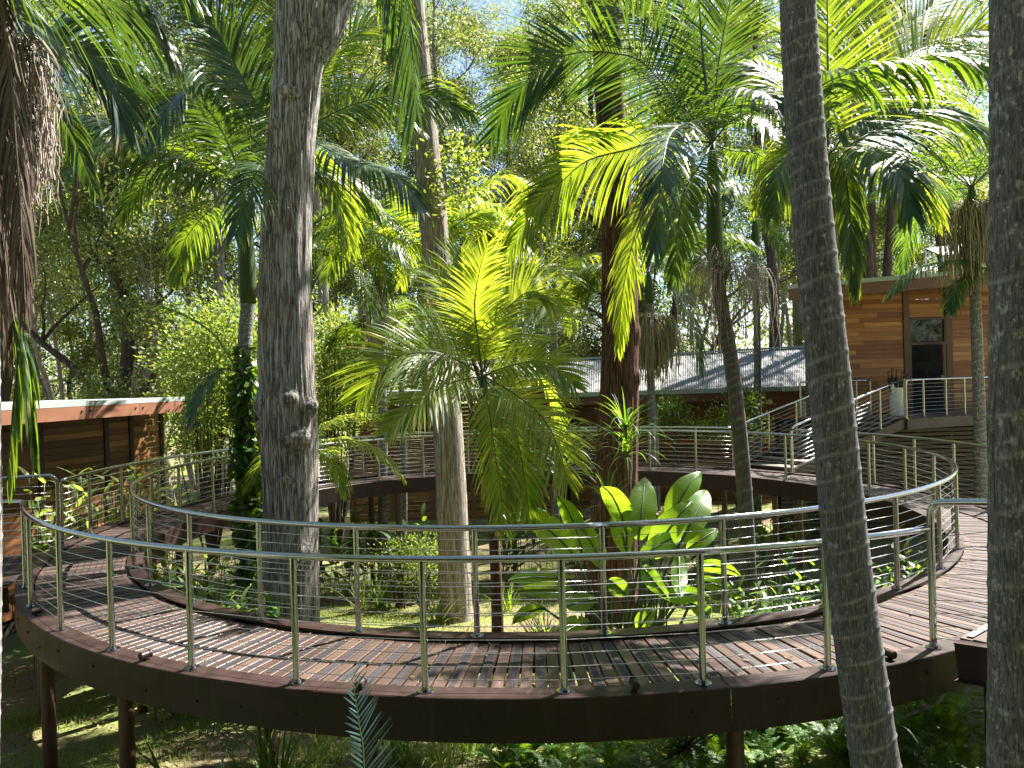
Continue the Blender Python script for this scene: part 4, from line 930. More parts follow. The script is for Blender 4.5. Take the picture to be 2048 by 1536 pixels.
# palm D: crown hidden behind the leaning trunk
d = 9.3; cD = at(1655, 325, d); bD = at(1672, 1250, d)
pD = palm('sunlit palm crown fanning out behind the leaning foreground trunk', bD, cD, .11, .095, 'bark_palm', .9, None, .14)
fro(pD, cD, [(1625,230,-.3),(1640,175,-.5),(1697,147,-.7),(1758,133,-.9),(1844,120,-1.0),(1929,123,-1.1),(2010,150,-1.2)], d, .85, seed=51, n=64, droop=2.0, w=.045, vee=.1, face=0.35)
fro(pD, cD, [(1710,284,.0),(1768,253,.1),(1827,222,.2),(1895,219,.3),(1985,265,.3)], d, 1.15, seed=52, n=66, droop=1.8, w=.04, face=0.6)
fro(pD, cD, [(1720,215,.3),(1810,120,.7),(1861,92,.9),(1929,68,1.0),(2030,50,1.1)], d, 1.05, seed=53, n=60, droop=.5, w=.04, mat='palm_y', face=1)
fro(pD, cD, [(1657,200,.2),(1655,80,.4),(1654,-30,.6),(1650,-120,.8)], d, 1.05, seed=54, n=60, droop=.3, w=.04, mat='palm_y', face=1)
fro(pD, cD, [(1680,320,-.4),(1697,390,-.6),(1702,480,-.7),(1706,585,-.7)], d, .5, seed=55, n=60, droop=1.6, w=.034, ang0=45, ang1=15)
fro(pD, cD, [(1600,290,.3),(1555,305,.6),(1525,350,.8),(1512,415,.9)], d, .6, seed=56, n=54, droop=1.2, w=.036, mat='palm_y', face=0.7)
fro(pD, cD, [(1700,330,.4),(1760,320,.8),(1830,350,1.2),(1880,440,1.4)], d, .85, seed=57, n=60, droop=1.6, w=.04, mat='palm_y', face=0.5)
fro(pD, cD, [(1610,240,.5),(1560,160,.9),(1500,130,1.2),(1440,170,1.5)], d, .85, seed=58, n=54, droop=1.2, w=.04)
fro(pD, cD, [(1690,230,.8),(1740,150,1.3),(1810,60,1.8),(1880,0,2.2)], d, 1.1, seed=59, n=60, droop=.5, w=.04, mat='palm_y', face=0.9)
fro(pD, cD, [(1690,260,1.0),(1750,190,1.6),(1840,170,2.2),(1950,220,2.7)], d, 1.1, seed=60, n=60, droop=1.3, w=.04, mat='palm_y', face=0.7)
fro(pD, cD, [(1620,300,-.5),(1580,310,-.8),(1555,360,-1.0),(1545,430,-1.0)], d, .6, seed=61, n=50, droop=1.4, w=.036)
fro(pD, cD, [(1700,300,-.6),(1750,300,-1.2),(1800,350,-1.7),(1825,430,-1.9)], d, .8, seed=62, n=60, droop=1.6, w=.04)
fro(pD, cD, [(1670,190,.9),(1700,70,1.5),(1740,-40,2.0)], d, 1.1, seed=63, n=54, droop=.4, w=.04, mat='palm_y', face=0.9)

# palm C: young palm in the centre
d = 9.6; cC = at(966, 752, d); bC = at(996, 1300, d)
pC = palm('young bright green palm in the middle of the ring', bC, cC, .075, .055, 'bark_young', .42, [at(992,1150,d), at(982,1000,d), at(970,870,d)], .09, flare=1.2, seg=14)
CF = [([(940,626,.1),(926,561,.2),(922,500,.3)], .62), ([(988,655,.0),(1022,609,.1),(1066,582,.0),(1125,612,-.2)], .62), ([(905,716,-.3),(850,703,-.5),(780,722,-.7),(715,800,-.8)], .7),
  ([(905,765,-.5),(850,795,-.9),(800,835,-1.1),(775,862,-1.2)], .55), ([(1010,735,-.2),(1070,722,-.4),(1110,735,-.5),(1150,775,-.6)], .5), ([(1000,690,.2),(1070,645,.5),(1120,630,.7),(1175,645,.8)], .6),
  ([(1030,788,-.4),(1085,835,-.7),(1120,905,-.9),(1135,965,-.9)], .6), ([(975,800,-.4),(985,870,-.6),(998,960,-.7),(1010,1060,-.7)], .5), ([(1005,810,-.3),(1035,880,-.5),(1050,960,-.6),(1060,1040,-.6)], .5),
  ([(905,660,.3),(860,625,.6),(820,625,.8),(790,650,.9)], .6), ([(930,640,.4),(890,570,.8),(850,540,1.1),(820,550,1.3)], .6), ([(985,620,.5),(1020,560,.9),(1080,540,1.2),(1150,560,1.4)], .65),
  ([(1020,740,.6),(1070,750,1.1),(1100,800,1.4),(1115,880,1.5)], .55), ([(950,620,-.1),(960,540,-.3),(975,490,-.4)], .5)]
for k, (pts, ll) in enumerate(CF): fro(pC, cC, pts, d, ll*1.15, seed=70+k, n=48, droop=.7 if k not in (7,8) else 1.1, w=.027, mat='palm_y', rr0=.011, vee=.2, ang0=58, face=.55)

# palm E: slender palm by the pavilion with straw-coloured fruit mops
d = 18.6; cE = at(1943, 375, d); bE = at(1963, 1010, d)
pE = palm('slender palm with straw coloured fruit mops in front of the pavilion', bE, cE, .15, .115, 'bark_palm2', 1.1, None, .16)
mop(pE, at(1930,425,d), .55, 1.8, 260, 'mop', 'fruit_cluster', 61, 2*pi, 0, .007); mop(pE, at(1968,420,d-.2), .45, 1.4, 200, 'mop_p', 'fruit_cluster', 62, 2*pi, 0, .007)
fill(pE, cE, 12, 3.6, .95, (.1,1.2), (1.2,2.0), n=50, droop=1.4, w=.045)
fro(pE, at(1950,520,d), [(1905,522,-.3),(1860,530,-.5),(1820,548,-.6),(1778,590,-.7)], d, .75, seed=90, n=50, droop=1.6, w=.04)
fro(pE, at(1955,560,d), [(1935,555,-.2),(1915,575,-.3),(1900,620,-.4)], d, .7, seed=91, n=40, droop=1.6, w=.04)
fro(pE, at(1955,545,d), [(1975,535,-.3),(1995,550,-.4),(2010,590,-.5)], d, .7, seed=92, n=40, droop=1.6, w=.04)

# further palms behind
def back_palm(label, px, py, d, n, L, ll, hand=(), mops=(), r=.13, seed=0, sl=.9, mat='bark_palm2', fm='palm', base=None):
    c = at(px, py, d); b = at((base or px)+3, 1000, d); e = palm(label, b, c, r, r*.8, mat, sl, None, .16, seg=12)
    for k, pts in enumerate(hand): fro(e, c, pts, d, ll, seed=seed+k, n=50, droop=1.6, w=.045, mat=fm)
    if n: fill(e, c, n, L, ll, (.2,1.25), (1.3,2.2), n=44, droop=1.4, w=.045, mat=fm)
    for k, (mx_, my_, R, L_, nn, mm) in enumerate(mops): mop(e, at(mx_, my_, d), R, L_, nn, mm, 'fruit_cluster', seed+9+k, 2*pi, 0, .008)
    return e
back_palm('palm with straw fruit mop standing behind the red brown trunk', 1297, 545, 22, 6, 3.2, 1.0, [[(1330,535,-.4),(1365,590,-.8),(1390,670,-1),(1400,745,-1)], [(1250,520,.2),(1200,545,.3),(1170,620,.4)]], [(1302,648,.62,1.6,230,'mop'), (1325,645,.5,1.4,120,'mop'), (1285,648,.5,1.5,80,'mop_p')], seed=120)
back_palm('dark palm with pinkish fruit strands between the big grey and pale trunks', 757, 500, 19, 9, 3.0, .95, (), [(755,590,.45,1.3,120,'mop_p')], seed=140)
back_palm('palm whose silvery fronds droop right of the big grey trunk', 596, 492, 17, 5, 3.0, .95, [[(680,455,-.5),(740,462,-1.0),(790,490,-1.3),(822,545,-1.4)], [(690,517,-.4),(731,579,-.6),(760,672,-.7)], [(600,500,-.2),(560,540,-.4)]], seed=150, base=590)
back_palm('palm behind the pale trunk with an arching sunlit frond', 872, 500, 17.5, 7, 3.2, .95, [[(916,410,0),(970,372,.1),(1005,355,.1),(1065,368,.2)], [(930,460,-.3),(1000,450,-.6),(1060,500,-.8)], [(900,560,-.4),(960,540,-.8),(1030,580,-1.1)]], seed=160, fm='palm_y')
back_palm('palm behind and right of the young centre palm', 1105, 560, 23.5, 6, 3.2, 1.0, [[(1060,520,-.3),(1010,500,-.6),(960,540,-.8)], [(1150,520,-.3),(1190,560,-.6)]], seed=170, fm='palm_y')
back_palm('palm in shade left of the pavilion roof', 1510, 440, 24, 8, 3.0, 1.0, (), [(1505,540,.4,1.2,60,'mop_p')], seed=180)
back_palm('palm low behind the railing under the pale trunk', 800, 690, 21, 8, 2.6, .85, (), (), seed=190, r=.10)

# small juvenile palm by the ivy trunk
d = 12.6; cJ = at(478, 745, d); e = empty('juvenile_palm', (cJ.x, cJ.y, gz(cJ.x,cJ.y)), 'juvenile palm sending feathery fronds out beside the ivy trunk', 'palm tree')
MB().tube([Vector((cJ.x,cJ.y,gz(cJ.x,cJ.y)-.1)), cJ], [.05,.035], 10).build('trunk', M['bark_young'], e, True)
for k, pts in enumerate(([(425,668,-.1),(360,628,-.2),(290,606,-.3)], [(440,740,-.3),(400,790,-.5),(380,850,-.6)], [(530,700,.3),(600,660,.5),(660,600,.6)])):
    fro(e, cJ, pts, d, .5, seed=200+k, n=44, droop=1.0, w=.03)
# low palm right of the big trunk whose fronds lie over the railing
d = 11.2; cQ = at(600, 930, d); e = empty('low_palm', (cQ.x, cQ.y, gz(cQ.x,cQ.y)), 'low palm arching pale fronds over the railing right of the big trunk', 'palm tree')
MB().tube([Vector((cQ.x,cQ.y,gz(cQ.x,cQ.y)-.1)), cQ], [.07,.05], 10).build('trunk', M['bark_young'], e, True)
for k, pts in enumerate(([(640,885,-.1),(700,880,-.2),(760,905,-.3),(805,955,-.3)], [(645,900,-.2),(670,930,-.4),(690,985,-.5)], [(640,860,.2),(700,830,.4),(780,830,.5)], [(560,900,.3),(520,930,.5),(490,1000,.6)])):
    fro(e, cQ, pts, d, .42, seed=210+k, n=44, droop=1.3, w=.028, mat='palm_y')

# ------------------------------------------------------------ foreground trunks
d = 4.55
P = [at(1795,1800,d), at(1752,1536,d), at(1718,1300,d), at(1690,1080,d), at(1668,850,d), at(1642,600,d), at(1620,380,d), at(1605,180,d), at(1595,0,d), at(1582,-250,d), at(1570,-600,d)]
b = P[0].copy(); b.z = gz(b.x, b.y)
lean = empty('palm_tree', b, 'leaning ringed palm trunk in the foreground, right of centre', 'palm tree')
palm_trunk(lean, [Vector((P[0].x+.12, P[0].y, b.z-.2))]+P, .150, .092, 'bark_palm', ring=.15, seg=40, tilt=.035, flare=1.1, dz=.012, sw=.010)
top = P[-1]; shaft(lean, top-Vector((0,0,.02)), top+Vector((-.02,0,.9)), .092, .045); fill(lean, top+Vector((-.02,0,.9)), 11, 2.9, .85, (.3,1.25), (1.0,1.8), n=46, droop=1.2, w=.04)
d = 3.6
P = [at(2040,1800,d), at(2038,1536,d), at(2040,1000,d), at(2041,500,d), at(2041,0,d), at(2040,-500,d)]
b = P[0].copy(); b.z = gz(b.x, b.y)
edge = empty('palm_tree', b, 'lichen speckled palm trunk cut off by the right edge of the photo', 'palm tree')
palm_trunk(edge, [Vector((P[0].x, P[0].y, b.z-.2))]+P, .134, .125, 'bark_palm2', ring=.20, seg=44, tilt=.03, flare=1.05, dz=.014, sw=.010)
top = P[-1]; shaft(edge, top-Vector((0,0,.02)), top+Vector((0,0,.8)), .12, .05); fill(edge, top+Vector((0,0,.8)), 9, 2.6, .8, (.3,1.25), (1.0,1.8), n=40, droop=1.2, w=.04)
lv = MB(); lv.tube(spline([at(2052,575,3.45), at(2020,640,3.45), at(1997,720,3.45), at(1987,850,3.47), at(1990,1000,3.46), at(2010,1200,3.45), at(2045,1500,3.46)], 40), .006, 6)
tag(lv.build('liana', M['bark_palm'], None, True, at(2052,575,3.45)), 'thin liana climbing the trunk at the right edge', 'vine')
# left edge palm with skirt of dead fronds
d = 5.0; cL = at(-60, -120, d); bL = at(-64, 1500, d)
pL = palm('palm at the left edge with a hanging skirt of dead brown fronds', bL, cL, .115, .10, 'bark_palm2', .7, None, .15)
r_ = random.Random(77)
for k in range(20):
    x0 = r_.uniform(-75, 12); x1 = x0+r_.uniform(5, 55); yb = r_.uniform(330, 760); o = r_.uniform(-.35,.35)
    fro(pL, cL+Vector((0,0,-.5)), [((x0-40)*.6, -70, o), (x0, 60+r_.uniform(-30,50), o*1.3), ((x0+x1)/2, yb*.55, o*1.4), (x1-10, yb, o*1.3)], d, .62, name='dead_frond', mat='dead', rmat='rib_dead', seed=300+k, n=64, droop=2.6, w=.013, ang0=26, ang1=10, vee=-.1)
for k, pts in enumerate(([(15,560,-.2),(35,700,-.3),(25,830,-.3),(15,960,-.3)], [(0,500,.2),(45,690,.2),(60,800,.2),(70,900,.2)])):
    fro(pL, cL+Vector((0,0,-.5)), [(-10,100,0)]+list(pts), d, .55, seed=330+k, n=46, droop=3.0, w=.026, ang0=20, ang1=8)
for k, pts in enumerate(([(0,-20,.1),(60,85,.3),(130,95,.6),(200,125,.8),(240,190,.9),(248,262,.9)], [(0,-60,0),(70,-30,-.1),(160,-30,-.2),(260,10,-.3),(330,90,-.3)], [(20,60,.8),(80,170,1.3),(140,260,1.5),(190,380,1.6)], [(10,-100,.5),(120,-150,1.0),(260,-110,1.5),(380,-10,1.9)])):
    fro(pL, cL, pts, d, (.62,.75,.4,.8)[k], seed=340+k, n=54, droop=1.6, w=.032, mat='palm_shade')
mop(pL, at(55,110,d), .16, .95, 110, 'mop_p', 'flower_cluster', 401, 2*pi, 0, .0028); mop(pL, at(66,150,d+.1), .13, .85, 90, 'mop_p', 'flower_cluster', 402, 2*pi, 0, .0028)
fill(pL, cL, 5, 2.8, .8, (.4,1.2), (1.0,1.7), (1.6, 5.2), n=40, droop=1.3, w=.034)
# ------------------------------------------------------------ forest trees
def tree_meshes(seed, H, r, crown0, spread, nl, sub, per, sig, L, W, mat_leaf, fork=False, wob=.25, droop=.5):
    r_ = random.Random(seed); g = np.random.default_rng(seed); mb = MB(); cl = []
    pts = [Vector((0,0,-.3))]; x = y = 0
    for i in range(1, 9):
        x += r_.uniform(-wob, wob); y += r_.uniform(-wob, wob); pts.append(Vector((x, y, H*i/8*.94)))
    S = spline(pts, 26); mb.tube(S, [r*(1.25 if i == 0 else 1)*(1-.80*i/25) for i in range(26)], 9)
    def limb(p, d, l, rad, lev):
        q = [p]; dd = d.copy()
        for i in range(4):
            dd = (dd+Vector((r_.uniform(-.35,.35), r_.uniform(-.35,.35), r_.uniform(-.1,.35)))).normalized(); q.append(q[-1]+dd*l/4)
        SS = spline(q, 7); mb.tube(SS, [rad*(1-.75*i/6) for i in range(7)], 5 if lev else 6, False)
        if lev == 0:
            for k in range(sub):
                t = SS[r_.choice((3,4,5,6))]; a = r_.uniform(0, 2*pi)
                limb(t, (dd*.6+Vector((cos(a), sin(a), r_.uniform(-.3,.6)))*.8).normalized(), l*r_.uniform(.35,.6), rad*.42, 1)
        else:
            cl.extend([SS[-1], SS[4]])
        if lev == 0: cl.append(SS[-1])
    for k in range(nl):
        f = crown0+(1-crown0)*(k+.5)/nl; j = min(25, int(f*25)); a = k*2.399+r_.uniform(-.4,.4)
        ll = spread*(1.15-.6*abs(f-crown0-.25)/(1-crown0))*r_.uniform(.6,1.1)
        limb(S[j], Vector((cos(a), sin(a), r_.uniform(.15,.9))).normalized(), ll, r*(1-.78*j/25)*.5, 0)
    if fork:
        for a in (.6, 2.6, 4.4):
            j = int(25*.22); limb(S[j], Vector((cos(a), sin(a), .9)).normalized(), H*.4, r*.55, 0)
    cl.append(S[-1])
    C = np.concatenate([np.array(c)+g.normal(size=(per,3))*np.array((sig,sig,sig*.7)) for c in cl])
    v, q = leaf_quads(C, L, W, droop, g)
    cm = np_mesh('crown', v, quads=q, rnd=g.random(len(q))); cm.materials.append(M[mat_leaf])
    tm = bpy.data.meshes.new('trunk'); tm.from_pydata([tuple(p) for p in mb.v], [], mb.f); tm.polygons.foreach_set('use_smooth', np.ones(len(tm.polygons), dtype=bool))
    return tm, cm
TY = {}
def ttype(key, bark, *a, **k):
    tm, cm = tree_meshes(*a, **k); tm.materials.append(M[bark]); TY[key] = (tm, cm)
ttype('gum',   'bark_light', 1, 27, .30, .40, 4.4, 17, 6, 150, .37, .20, .055, 'gum')
ttype('gum_b', 'bark_dark',  2, 25, .30, .34, 4.6, 17, 6, 150, .38, .20, .060, 'gum2', wob=.4)
ttype('mid',   'bark_dark',  3, 14, .16, .14, 3.4, 17, 5, 140, .36, .17, .060, 'gum', wob=.35)
ttype('mid_b', 'bark_light', 4, 12, .13, .16, 2.9, 16, 5, 140, .34, .15, .060, 'gum', wob=.4)
ttype('fork',  'bark_dark',  5, 21, .30, .38, 4.0, 11, 5, 90, .60, .18, .058, 'gum2', fork=True, wob=.5)
ttype('tall',  'bark_dark',  8, 27, .28, .62, 3.4, 9, 4, 70, .55, .19, .056, 'gum', wob=.35)
ttype('thin',  'bark_light', 6, 19, .13, .42, 2.4, 11, 4, 90, .50, .16, .052, 'gum', wob=.5)
def tree(name, label, key, px, d, s=1.0, rot=0, group='trees of the wood behind the buildings', sx=None):
    p = at(px, 900, d); loc = (p.x, p.y, gz(p.x, p.y))
    e = empty(name, loc, label, 'tree', group); e.scale = (s, s, s); e.rotation_euler = (0, 0, rot)
    for nm, me in zip(('trunk', 'crown'), TY[key]):
        o = bpy.data.objects.new(nm, me); col.objects.link(o); o.parent = e
    return e
FT = [('fork',218,26,1.0,.4,'thick dark forked tree rising behind the left cabin roof'), ('thin',98,29,1.0,1,'slender pale tree over the left cabin, left of the forked tree'),
 ('thin',134,33,.95,2.2,'thin leaning tree just left of the forked dark tree'), ('gum_b',20,33,1.0,3,'dark tree behind the hanging dead fronds at the left edge'), ('thin',300,30,1.05,4,'thin tree between the forked tree and the bent pale tree'),
 ('mid_b',355,27,1.1,5,'bent pale stemmed tree right of the left cabin roof'), ('gum',452,30,1.0,.2,'stout pale gum trunk left of the ivy wrapped palm'), ('gum',657,32,1.0,2.0,'pale gum trunk just right of the big grey tree'),
 ('gum_b',560,42,1.05,1.0,'tall dark tree far behind the big grey trunk'), ('gum_b',745,40,1.0,3.3,'tall dark tree far behind the dark palm'), ('gum',850,46,1.05,4.1,'tall gum crown far behind the pale trunk'),
 ('mid',965,42,.95,.8,'mid height tree far behind the young centre palm'), ('thin',1092,34,1.0,2.7,'thin brown trunk left of the red brown tree'), ('mid_b',1165,40,1.0,4.6,'small tree filling the gap left of the red brown trunk'),
 ('mid',1330,42,1.0,5.5,'mid height tree behind the fruiting palm'), ('fork',1385,37,.9,2.5,'dark bent tree left of the tall dark trunked palm'), ('gum_b',1450,45,1.0,.5,'tall dark tree far behind the tall dark trunked palm'),
 ('tall',1522,30,.95,3.8,'pale gum trunk rising behind the corrugated roof'), ('thin',1560,41,1.1,4.4,'slender dark stem right of the pale gum behind the roof'), ('thin',1592,36,1.0,1.6,'slender stem left of the pavilion roof corner'),
 ('tall',1722,33,1.0,2.2,'brown trunk behind the pavilion, next to the leaning palm'), ('tall',1768,35,1.05,5.0,'brown trunk behind the middle of the pavilion roof'), ('tall',1803,34,.95,.9,'second brown trunk behind the middle of the pavilion roof'),
 ('tall',1852,32,1.0,3.1,'leaning brown trunk behind the solar panel'), ('mid',1930,38,1.1,4.0,'leafy tree behind the right end of the pavilion'), ('mid',150,42,1.05,5.2,'leafy tree far behind the left cabin'),
 ('mid_b',270,40,1.0,.3,'small leafy tree far behind the forked tree'), ('mid',420,44,1.1,1.9,'leafy tree far behind the ivy wrapped palm'), ('mid_b',50,36,1.1,2.9,'small leafy tree behind the left cabin roof edge'),
 ('mid',610,46,1.1,3.6,'leafy tree far behind the big grey tree'), ('mid_b',800,36,.95,4.9,'small leafy tree behind the flat roofed wing'), ('mid',1240,36,.9,.1,'dense dark tree right behind the corrugated roof'),
 ('mid',1090,31,.62,5.9,'low dense dark tree behind the flat roofed wing end'), ('mid',1620,44,1.0,3.0,'leafy tree far behind the pavilion roof corner'), ('mid_b',1690,40,1.1,1.2,'small leafy tree behind the leaning palm trunk'), ('gum',330,48,1.1,2.4,'tall gum crown far behind the bent pale tree'),
 ('gum',905,40,1.0,4.7,'tall gum crown above the pale trunk'), ('gum',1030,46,1.0,2.0,'tall gum far behind the young palm, left of the sky gap'), ('gum_b',1135,44,1.0,5.1,'tall dark tree left of the red brown trunk, below the sky gap'), ('thin',700,40,1.25,.7,'tall slender gum between the big grey tree and the pale trunk'), ('thin',390,38,1.2,2.8,'tall slender tree behind the ivy palm crown'), ('gum_b',1225,38,1.05,3.4,'tall dark tree directly behind the red brown trunk'), ('gum',1085,44,1.0,5.6,'tall pale gum left of the red brown trunk'), ('gum',1600,42,1.1,2.6,'tall gum crown behind the leaning palm trunk'), ('gum_b',1680,48,1.1,.6,'tall dark crown far behind the pavilion roof'), ('thin',262,34,1.25,1.1,'tall slender pale tree just right of the forked tree'), ('gum',1290,50,1.05,1.4,'tall gum crown far behind the red brown trunk'), ('gum',190,50,1.0,3.9,'tall gum crown far behind the forked dark tree'), ('gum_b',1880,46,1.05,5.7,'tall dark tree far behind the slender palm')]
for k_, px, d, s, rot, lab in FT: tree('forest_tree', lab, k_, px, d, s, rot)
# far wood
g = np.random.default_rng(55); C = []
for i in range(520):
    x = g.uniform(-75, 75); y = g.uniform(54, 82); z = g.uniform(-2, 1)+ (19+3.0*math.sin(x*.23)+2*math.sin(x*.71))*g.beta(1.1,1.0)
    C.append(np.array((x,y,z))+g.normal(size=(90,3))*np.array((1.5,1.5,1.0)))
for i in range(900):                       # the wood goes on round the sides and behind the viewpoint
    a = g.uniform(radians(115), radians(425)); rr = g.uniform(17, 34); x = rr*cos(a)*1.15; y = 4+rr*sin(a)
    if y > 16 or (x > 12 and y > -4): continue
    C.append(np.array((x,y,g.uniform(-2,24)))+g.normal(size=(70,3))*np.array((1.4,1.4,1.0)))
for i in range(420):
    a = g.uniform(radians(185), radians(355)); rr = g.uniform(9, 20); C.append(np.array((rr*cos(a)*1.2, 1+rr*sin(a), g.uniform(7,22)))+g.normal(size=(70,3))*np.array((1.2,1.2,.8)))
fw = leaf_object('far_wood', np.concatenate(C), .55, .24, 'gum2', None, .4, (0,0,0), 9); tag(fw, 'far wood closing the view behind all the trees', 'wood', kind='stuff')

gc = np.random.default_rng(77); C = np.stack([gc.uniform(-13,13,26000), gc.uniform(-14,5.6,26000), np.zeros(26000)],1)  # unseen undergrowth, added to cut light bounced off the bare slope
C[:,2] = [gz(x_, y_)+.02 for x_, y_ in C[:,:2]]; C[:,2] += gc.beta(1.2,2.5,26000)*.55
tag(leaf_object('added_ground_cover', C, .26, .10, 'vine', None, -.2, (0,0,0), 13), 'unseen low dark ground cover added before the ring to cut bounced light', 'ground cover', kind='stuff')
# ------------------------------------------------------------ bright shrubs outside the ring
def shrub(label, spots, mat, L, W, n, base, seed, flowers=0, name='shrub', sig=.42):
    g = np.random.default_rng(seed); b = Vector((base.x, base.y, gz(base.x, base.y)))
    e = empty(name, b, label, 'shrub'); st = MB(); r_ = random.Random(seed)
    for p in spots: st.tube(spline([b-Vector((0,0,.1)), b.lerp(p,.5)+Vector((r_.uniform(-.2,.2), r_.uniform(-.2,.2), .1)), p], 8), [.04-.0042*i for i in range(8)], 5)
    st.build('stem', M['bark_dark'], e, True)
    C = np.concatenate([np.array(p)+g.normal(size=(n,3))*np.array((sig,sig,sig*.8)) for p in spots])
    leaf_object('foliage', C, L, W, mat, e, -.1, seed=seed)
    if flowers:
        idx = g.choice(len(C), flowers); F = np.concatenate([C[i]+g.normal(size=(14,3))*.035 for i in idx]); leaf_object('flowers', F, .07, .02, 'petal', e, 0, seed=seed+1)['kind'] = 'stuff'
    return e
def spots(rects, d, dj, seed):
    r_ = random.Random(seed); return [at(r_.uniform(x0,x1), r_.uniform(y0,y1), d+r_.uniform(-dj,dj)) for x0,y0,x1,y1,k in rects for _ in range(k)]
shrub('large pale green flowering shrub between the left cabin and the ivy palm', spots([(395,620,500,700,9),(350,690,500,800,13),(340,790,470,890,10)], 20.5, 1.0, 1), 'bright', .13, .05, 420, at(420,950,20.5), 61, 10)
shrub('pale green shrub seen just right of the big grey trunk', spots([(640,630,715,720,8),(630,700,720,800,10),(630,790,700,860,6)], 21.5, .8, 2), 'bright', .13, .05, 400, at(670,950,21.5), 62)
shrub('pale green shrub top showing left of the big grey trunk', spots([(500,600,560,720,6),(505,720,560,860,6)], 22, .8, 3), 'bright', .13, .05, 380, at(530,950,22), 63)
shrub('dark shrub under the corrugated roof left of the tall dark trunk', spots([(1330,815,1400,870,6)], 24.6, .4, 4), 'vine', .10, .05, 260, at(1365,950,24.6), 64, sig=.25)
shrub('dark shrub under the corrugated roof beside the stair', spots([(1435,800,1530,870,9)], 24.0, .4, 5), 'vine', .10, .045, 240, at(1485,950,24), 65, sig=.25)

# ------------------------------------------------------------ bird of paradise clump
d = 9.6; bb = at(1265, 1290, d); bb.z = gz(bb.x, bb.y)
bop = empty('bird_of_paradise', bb, 'giant bird of paradise clump with huge paddle leaves, right of centre', 'plant')
def paddle(stem_base, tip_base, direction, L, W, face, sag=.25, seed=0, tear=.02):
    r_ = random.Random(seed); mb = MB(); n = 54; p = Vector(tip_base); dd = Vector(direction).normalized(); f = Vector(face); f = (f-dd*f.dot(dd)).normalized()
    fold = r_.uniform(.06,.22); rows_ = []; mid = []
    for i in range(n+1):
        h = i/n; w = W*.5*(math.sin(pi*min(1, .03+h*.97)**.82))**.80 if i < n else .004
        sd_ = dd.cross(f).normalized(); ff = sd_.cross(dd)
        b = len(mb.v); wob = .003*sin(h*12+seed)
        tr_ = [r_.uniform(.55,.85) if r_.random() < tear and i > 4 else 1 for _ in range(2)]
        for k in (-1,-.5,0,.5,1): mb.v.append(p+sd_*(k*w*(tr_[0] if k == -1 else tr_[1] if k == 1 else 1))+ff*(abs(k)*w*fold + (.006*sin(h*15+k*3+seed) if abs(k) > .4 else 0)+wob*k))
        mid.append(p.copy())
        dd = (dd+DOWN*(sag*h/n*2)+ff*(-.02)).normalized(); p = p+dd*(L/n); f = ff
    for i in range(n):
        for k in range(4): mb.face([i*5+k, i*5+k+1, (i+1)*5+k+1, (i+1)*5+k], min(1, max(0, .45+(.2 if i % 2 else -.2)+r_.uniform(-.08,.08))) if not (k in (0,3) and r_.random() < .03) else 1.3)
    o = mb.build('leaf_blade', M['banana'], bop, True)
    st = MB(); m_ = Vector(stem_base).lerp(Vector(tip_base), .5)+Vector((0,0,.06)); st.tube(spline([stem_base, m_, tip_base], 10)+[v for v in mid[2::10]], [.026-.0012*i for i in range(10+len(mid[2::10]))], 7); st.build('leaf_stalk', M['rib'], o, True)
BL = [((1248,1045),(1215,916),50,0),((1280,1056),(1295,930),58,-.2),((1348,1026),(1384,923),58,.3),((1374,1062),(1434,953),54,-.2),((1313,1097),(1358,1001),58,-.5),((1293,1107),(1368,1050),38,-.7),((1137,1097),(1056,999),56,-.2),
 ((1157,1072),(1137,981),44,.3),((1384,1092),(1439,1049),34,.2),((1122,1157),(998,1145),36,-.4),((1132,1182),(1056,1172),32,-.6),((1076,1218),(1011,1228),28,-.5),((1162,1248),(1066,1268),40,-.7),((1404,1132),(1474,1122),28,-.2),((1404,1162),(1480,1172),28,-.4),
 ((1300,1225),(1262,1262),34,-.8),((1358,1122),(1358,1228),30,-.6),((1225,1165),(1262,1195),34,-.8),((1290,1140),(1312,1178),32,-.9),((1330,1050),(1352,965),46,.6),((1200,1120),(1170,1040),44,.1),((1390,1210),(1440,1240),32,-.6),((1250,1090),(1225,1000),46,.5),((1180,1200),(1120,1215),34,-.6),((1340,1190),(1390,1180),34,-.8)]
for k, ((bx,by),(tx,ty),wp,o) in enumerate(BL):
    p0 = at(bx, by, d+o); p1 = at(tx, ty, d+o*1.3+(.15 if k % 2 else -.15)); p0 = p0-(p1-p0)*.18; L = (p1-p0).length*1.04
    sb = Vector((bb.x+random.uniform(-.35,.35), bb.y+o*.5+random.uniform(-.15,.15), bb.z)); r_ = random.Random(k)
    fc = (CAM-p0).normalized()*r_.choice((1,-1,1))+Vector((r_.uniform(-.5,.5), 0, r_.uniform(-.1,.4)))
    paddle(sb, p0, p1-p0, L, wp/FPX*d*1.0, fc, r_.uniform(.0,.10) if ty < 1060 else r_.uniform(.15,.5), k)
for k in range(26):
    r_ = random.Random(500+k); a = Vector((bb.x+r_.uniform(-.5,.5), bb.y+r_.uniform(-.3,.3), bb.z-.05)); t = a+Vector((r_.uniform(-.5,.5), r_.uniform(-.3,.3), r_.uniform(.9,1.7)))
    MB().tube(spline([a, a.lerp(t,.5)+Vector((0,0,.05)), t], 6), [.022,.02,.017,.014,.011,.008], 6).build('dry_stalk', M['rib'] if k % 3 else M['rib_dead'], bop, True)

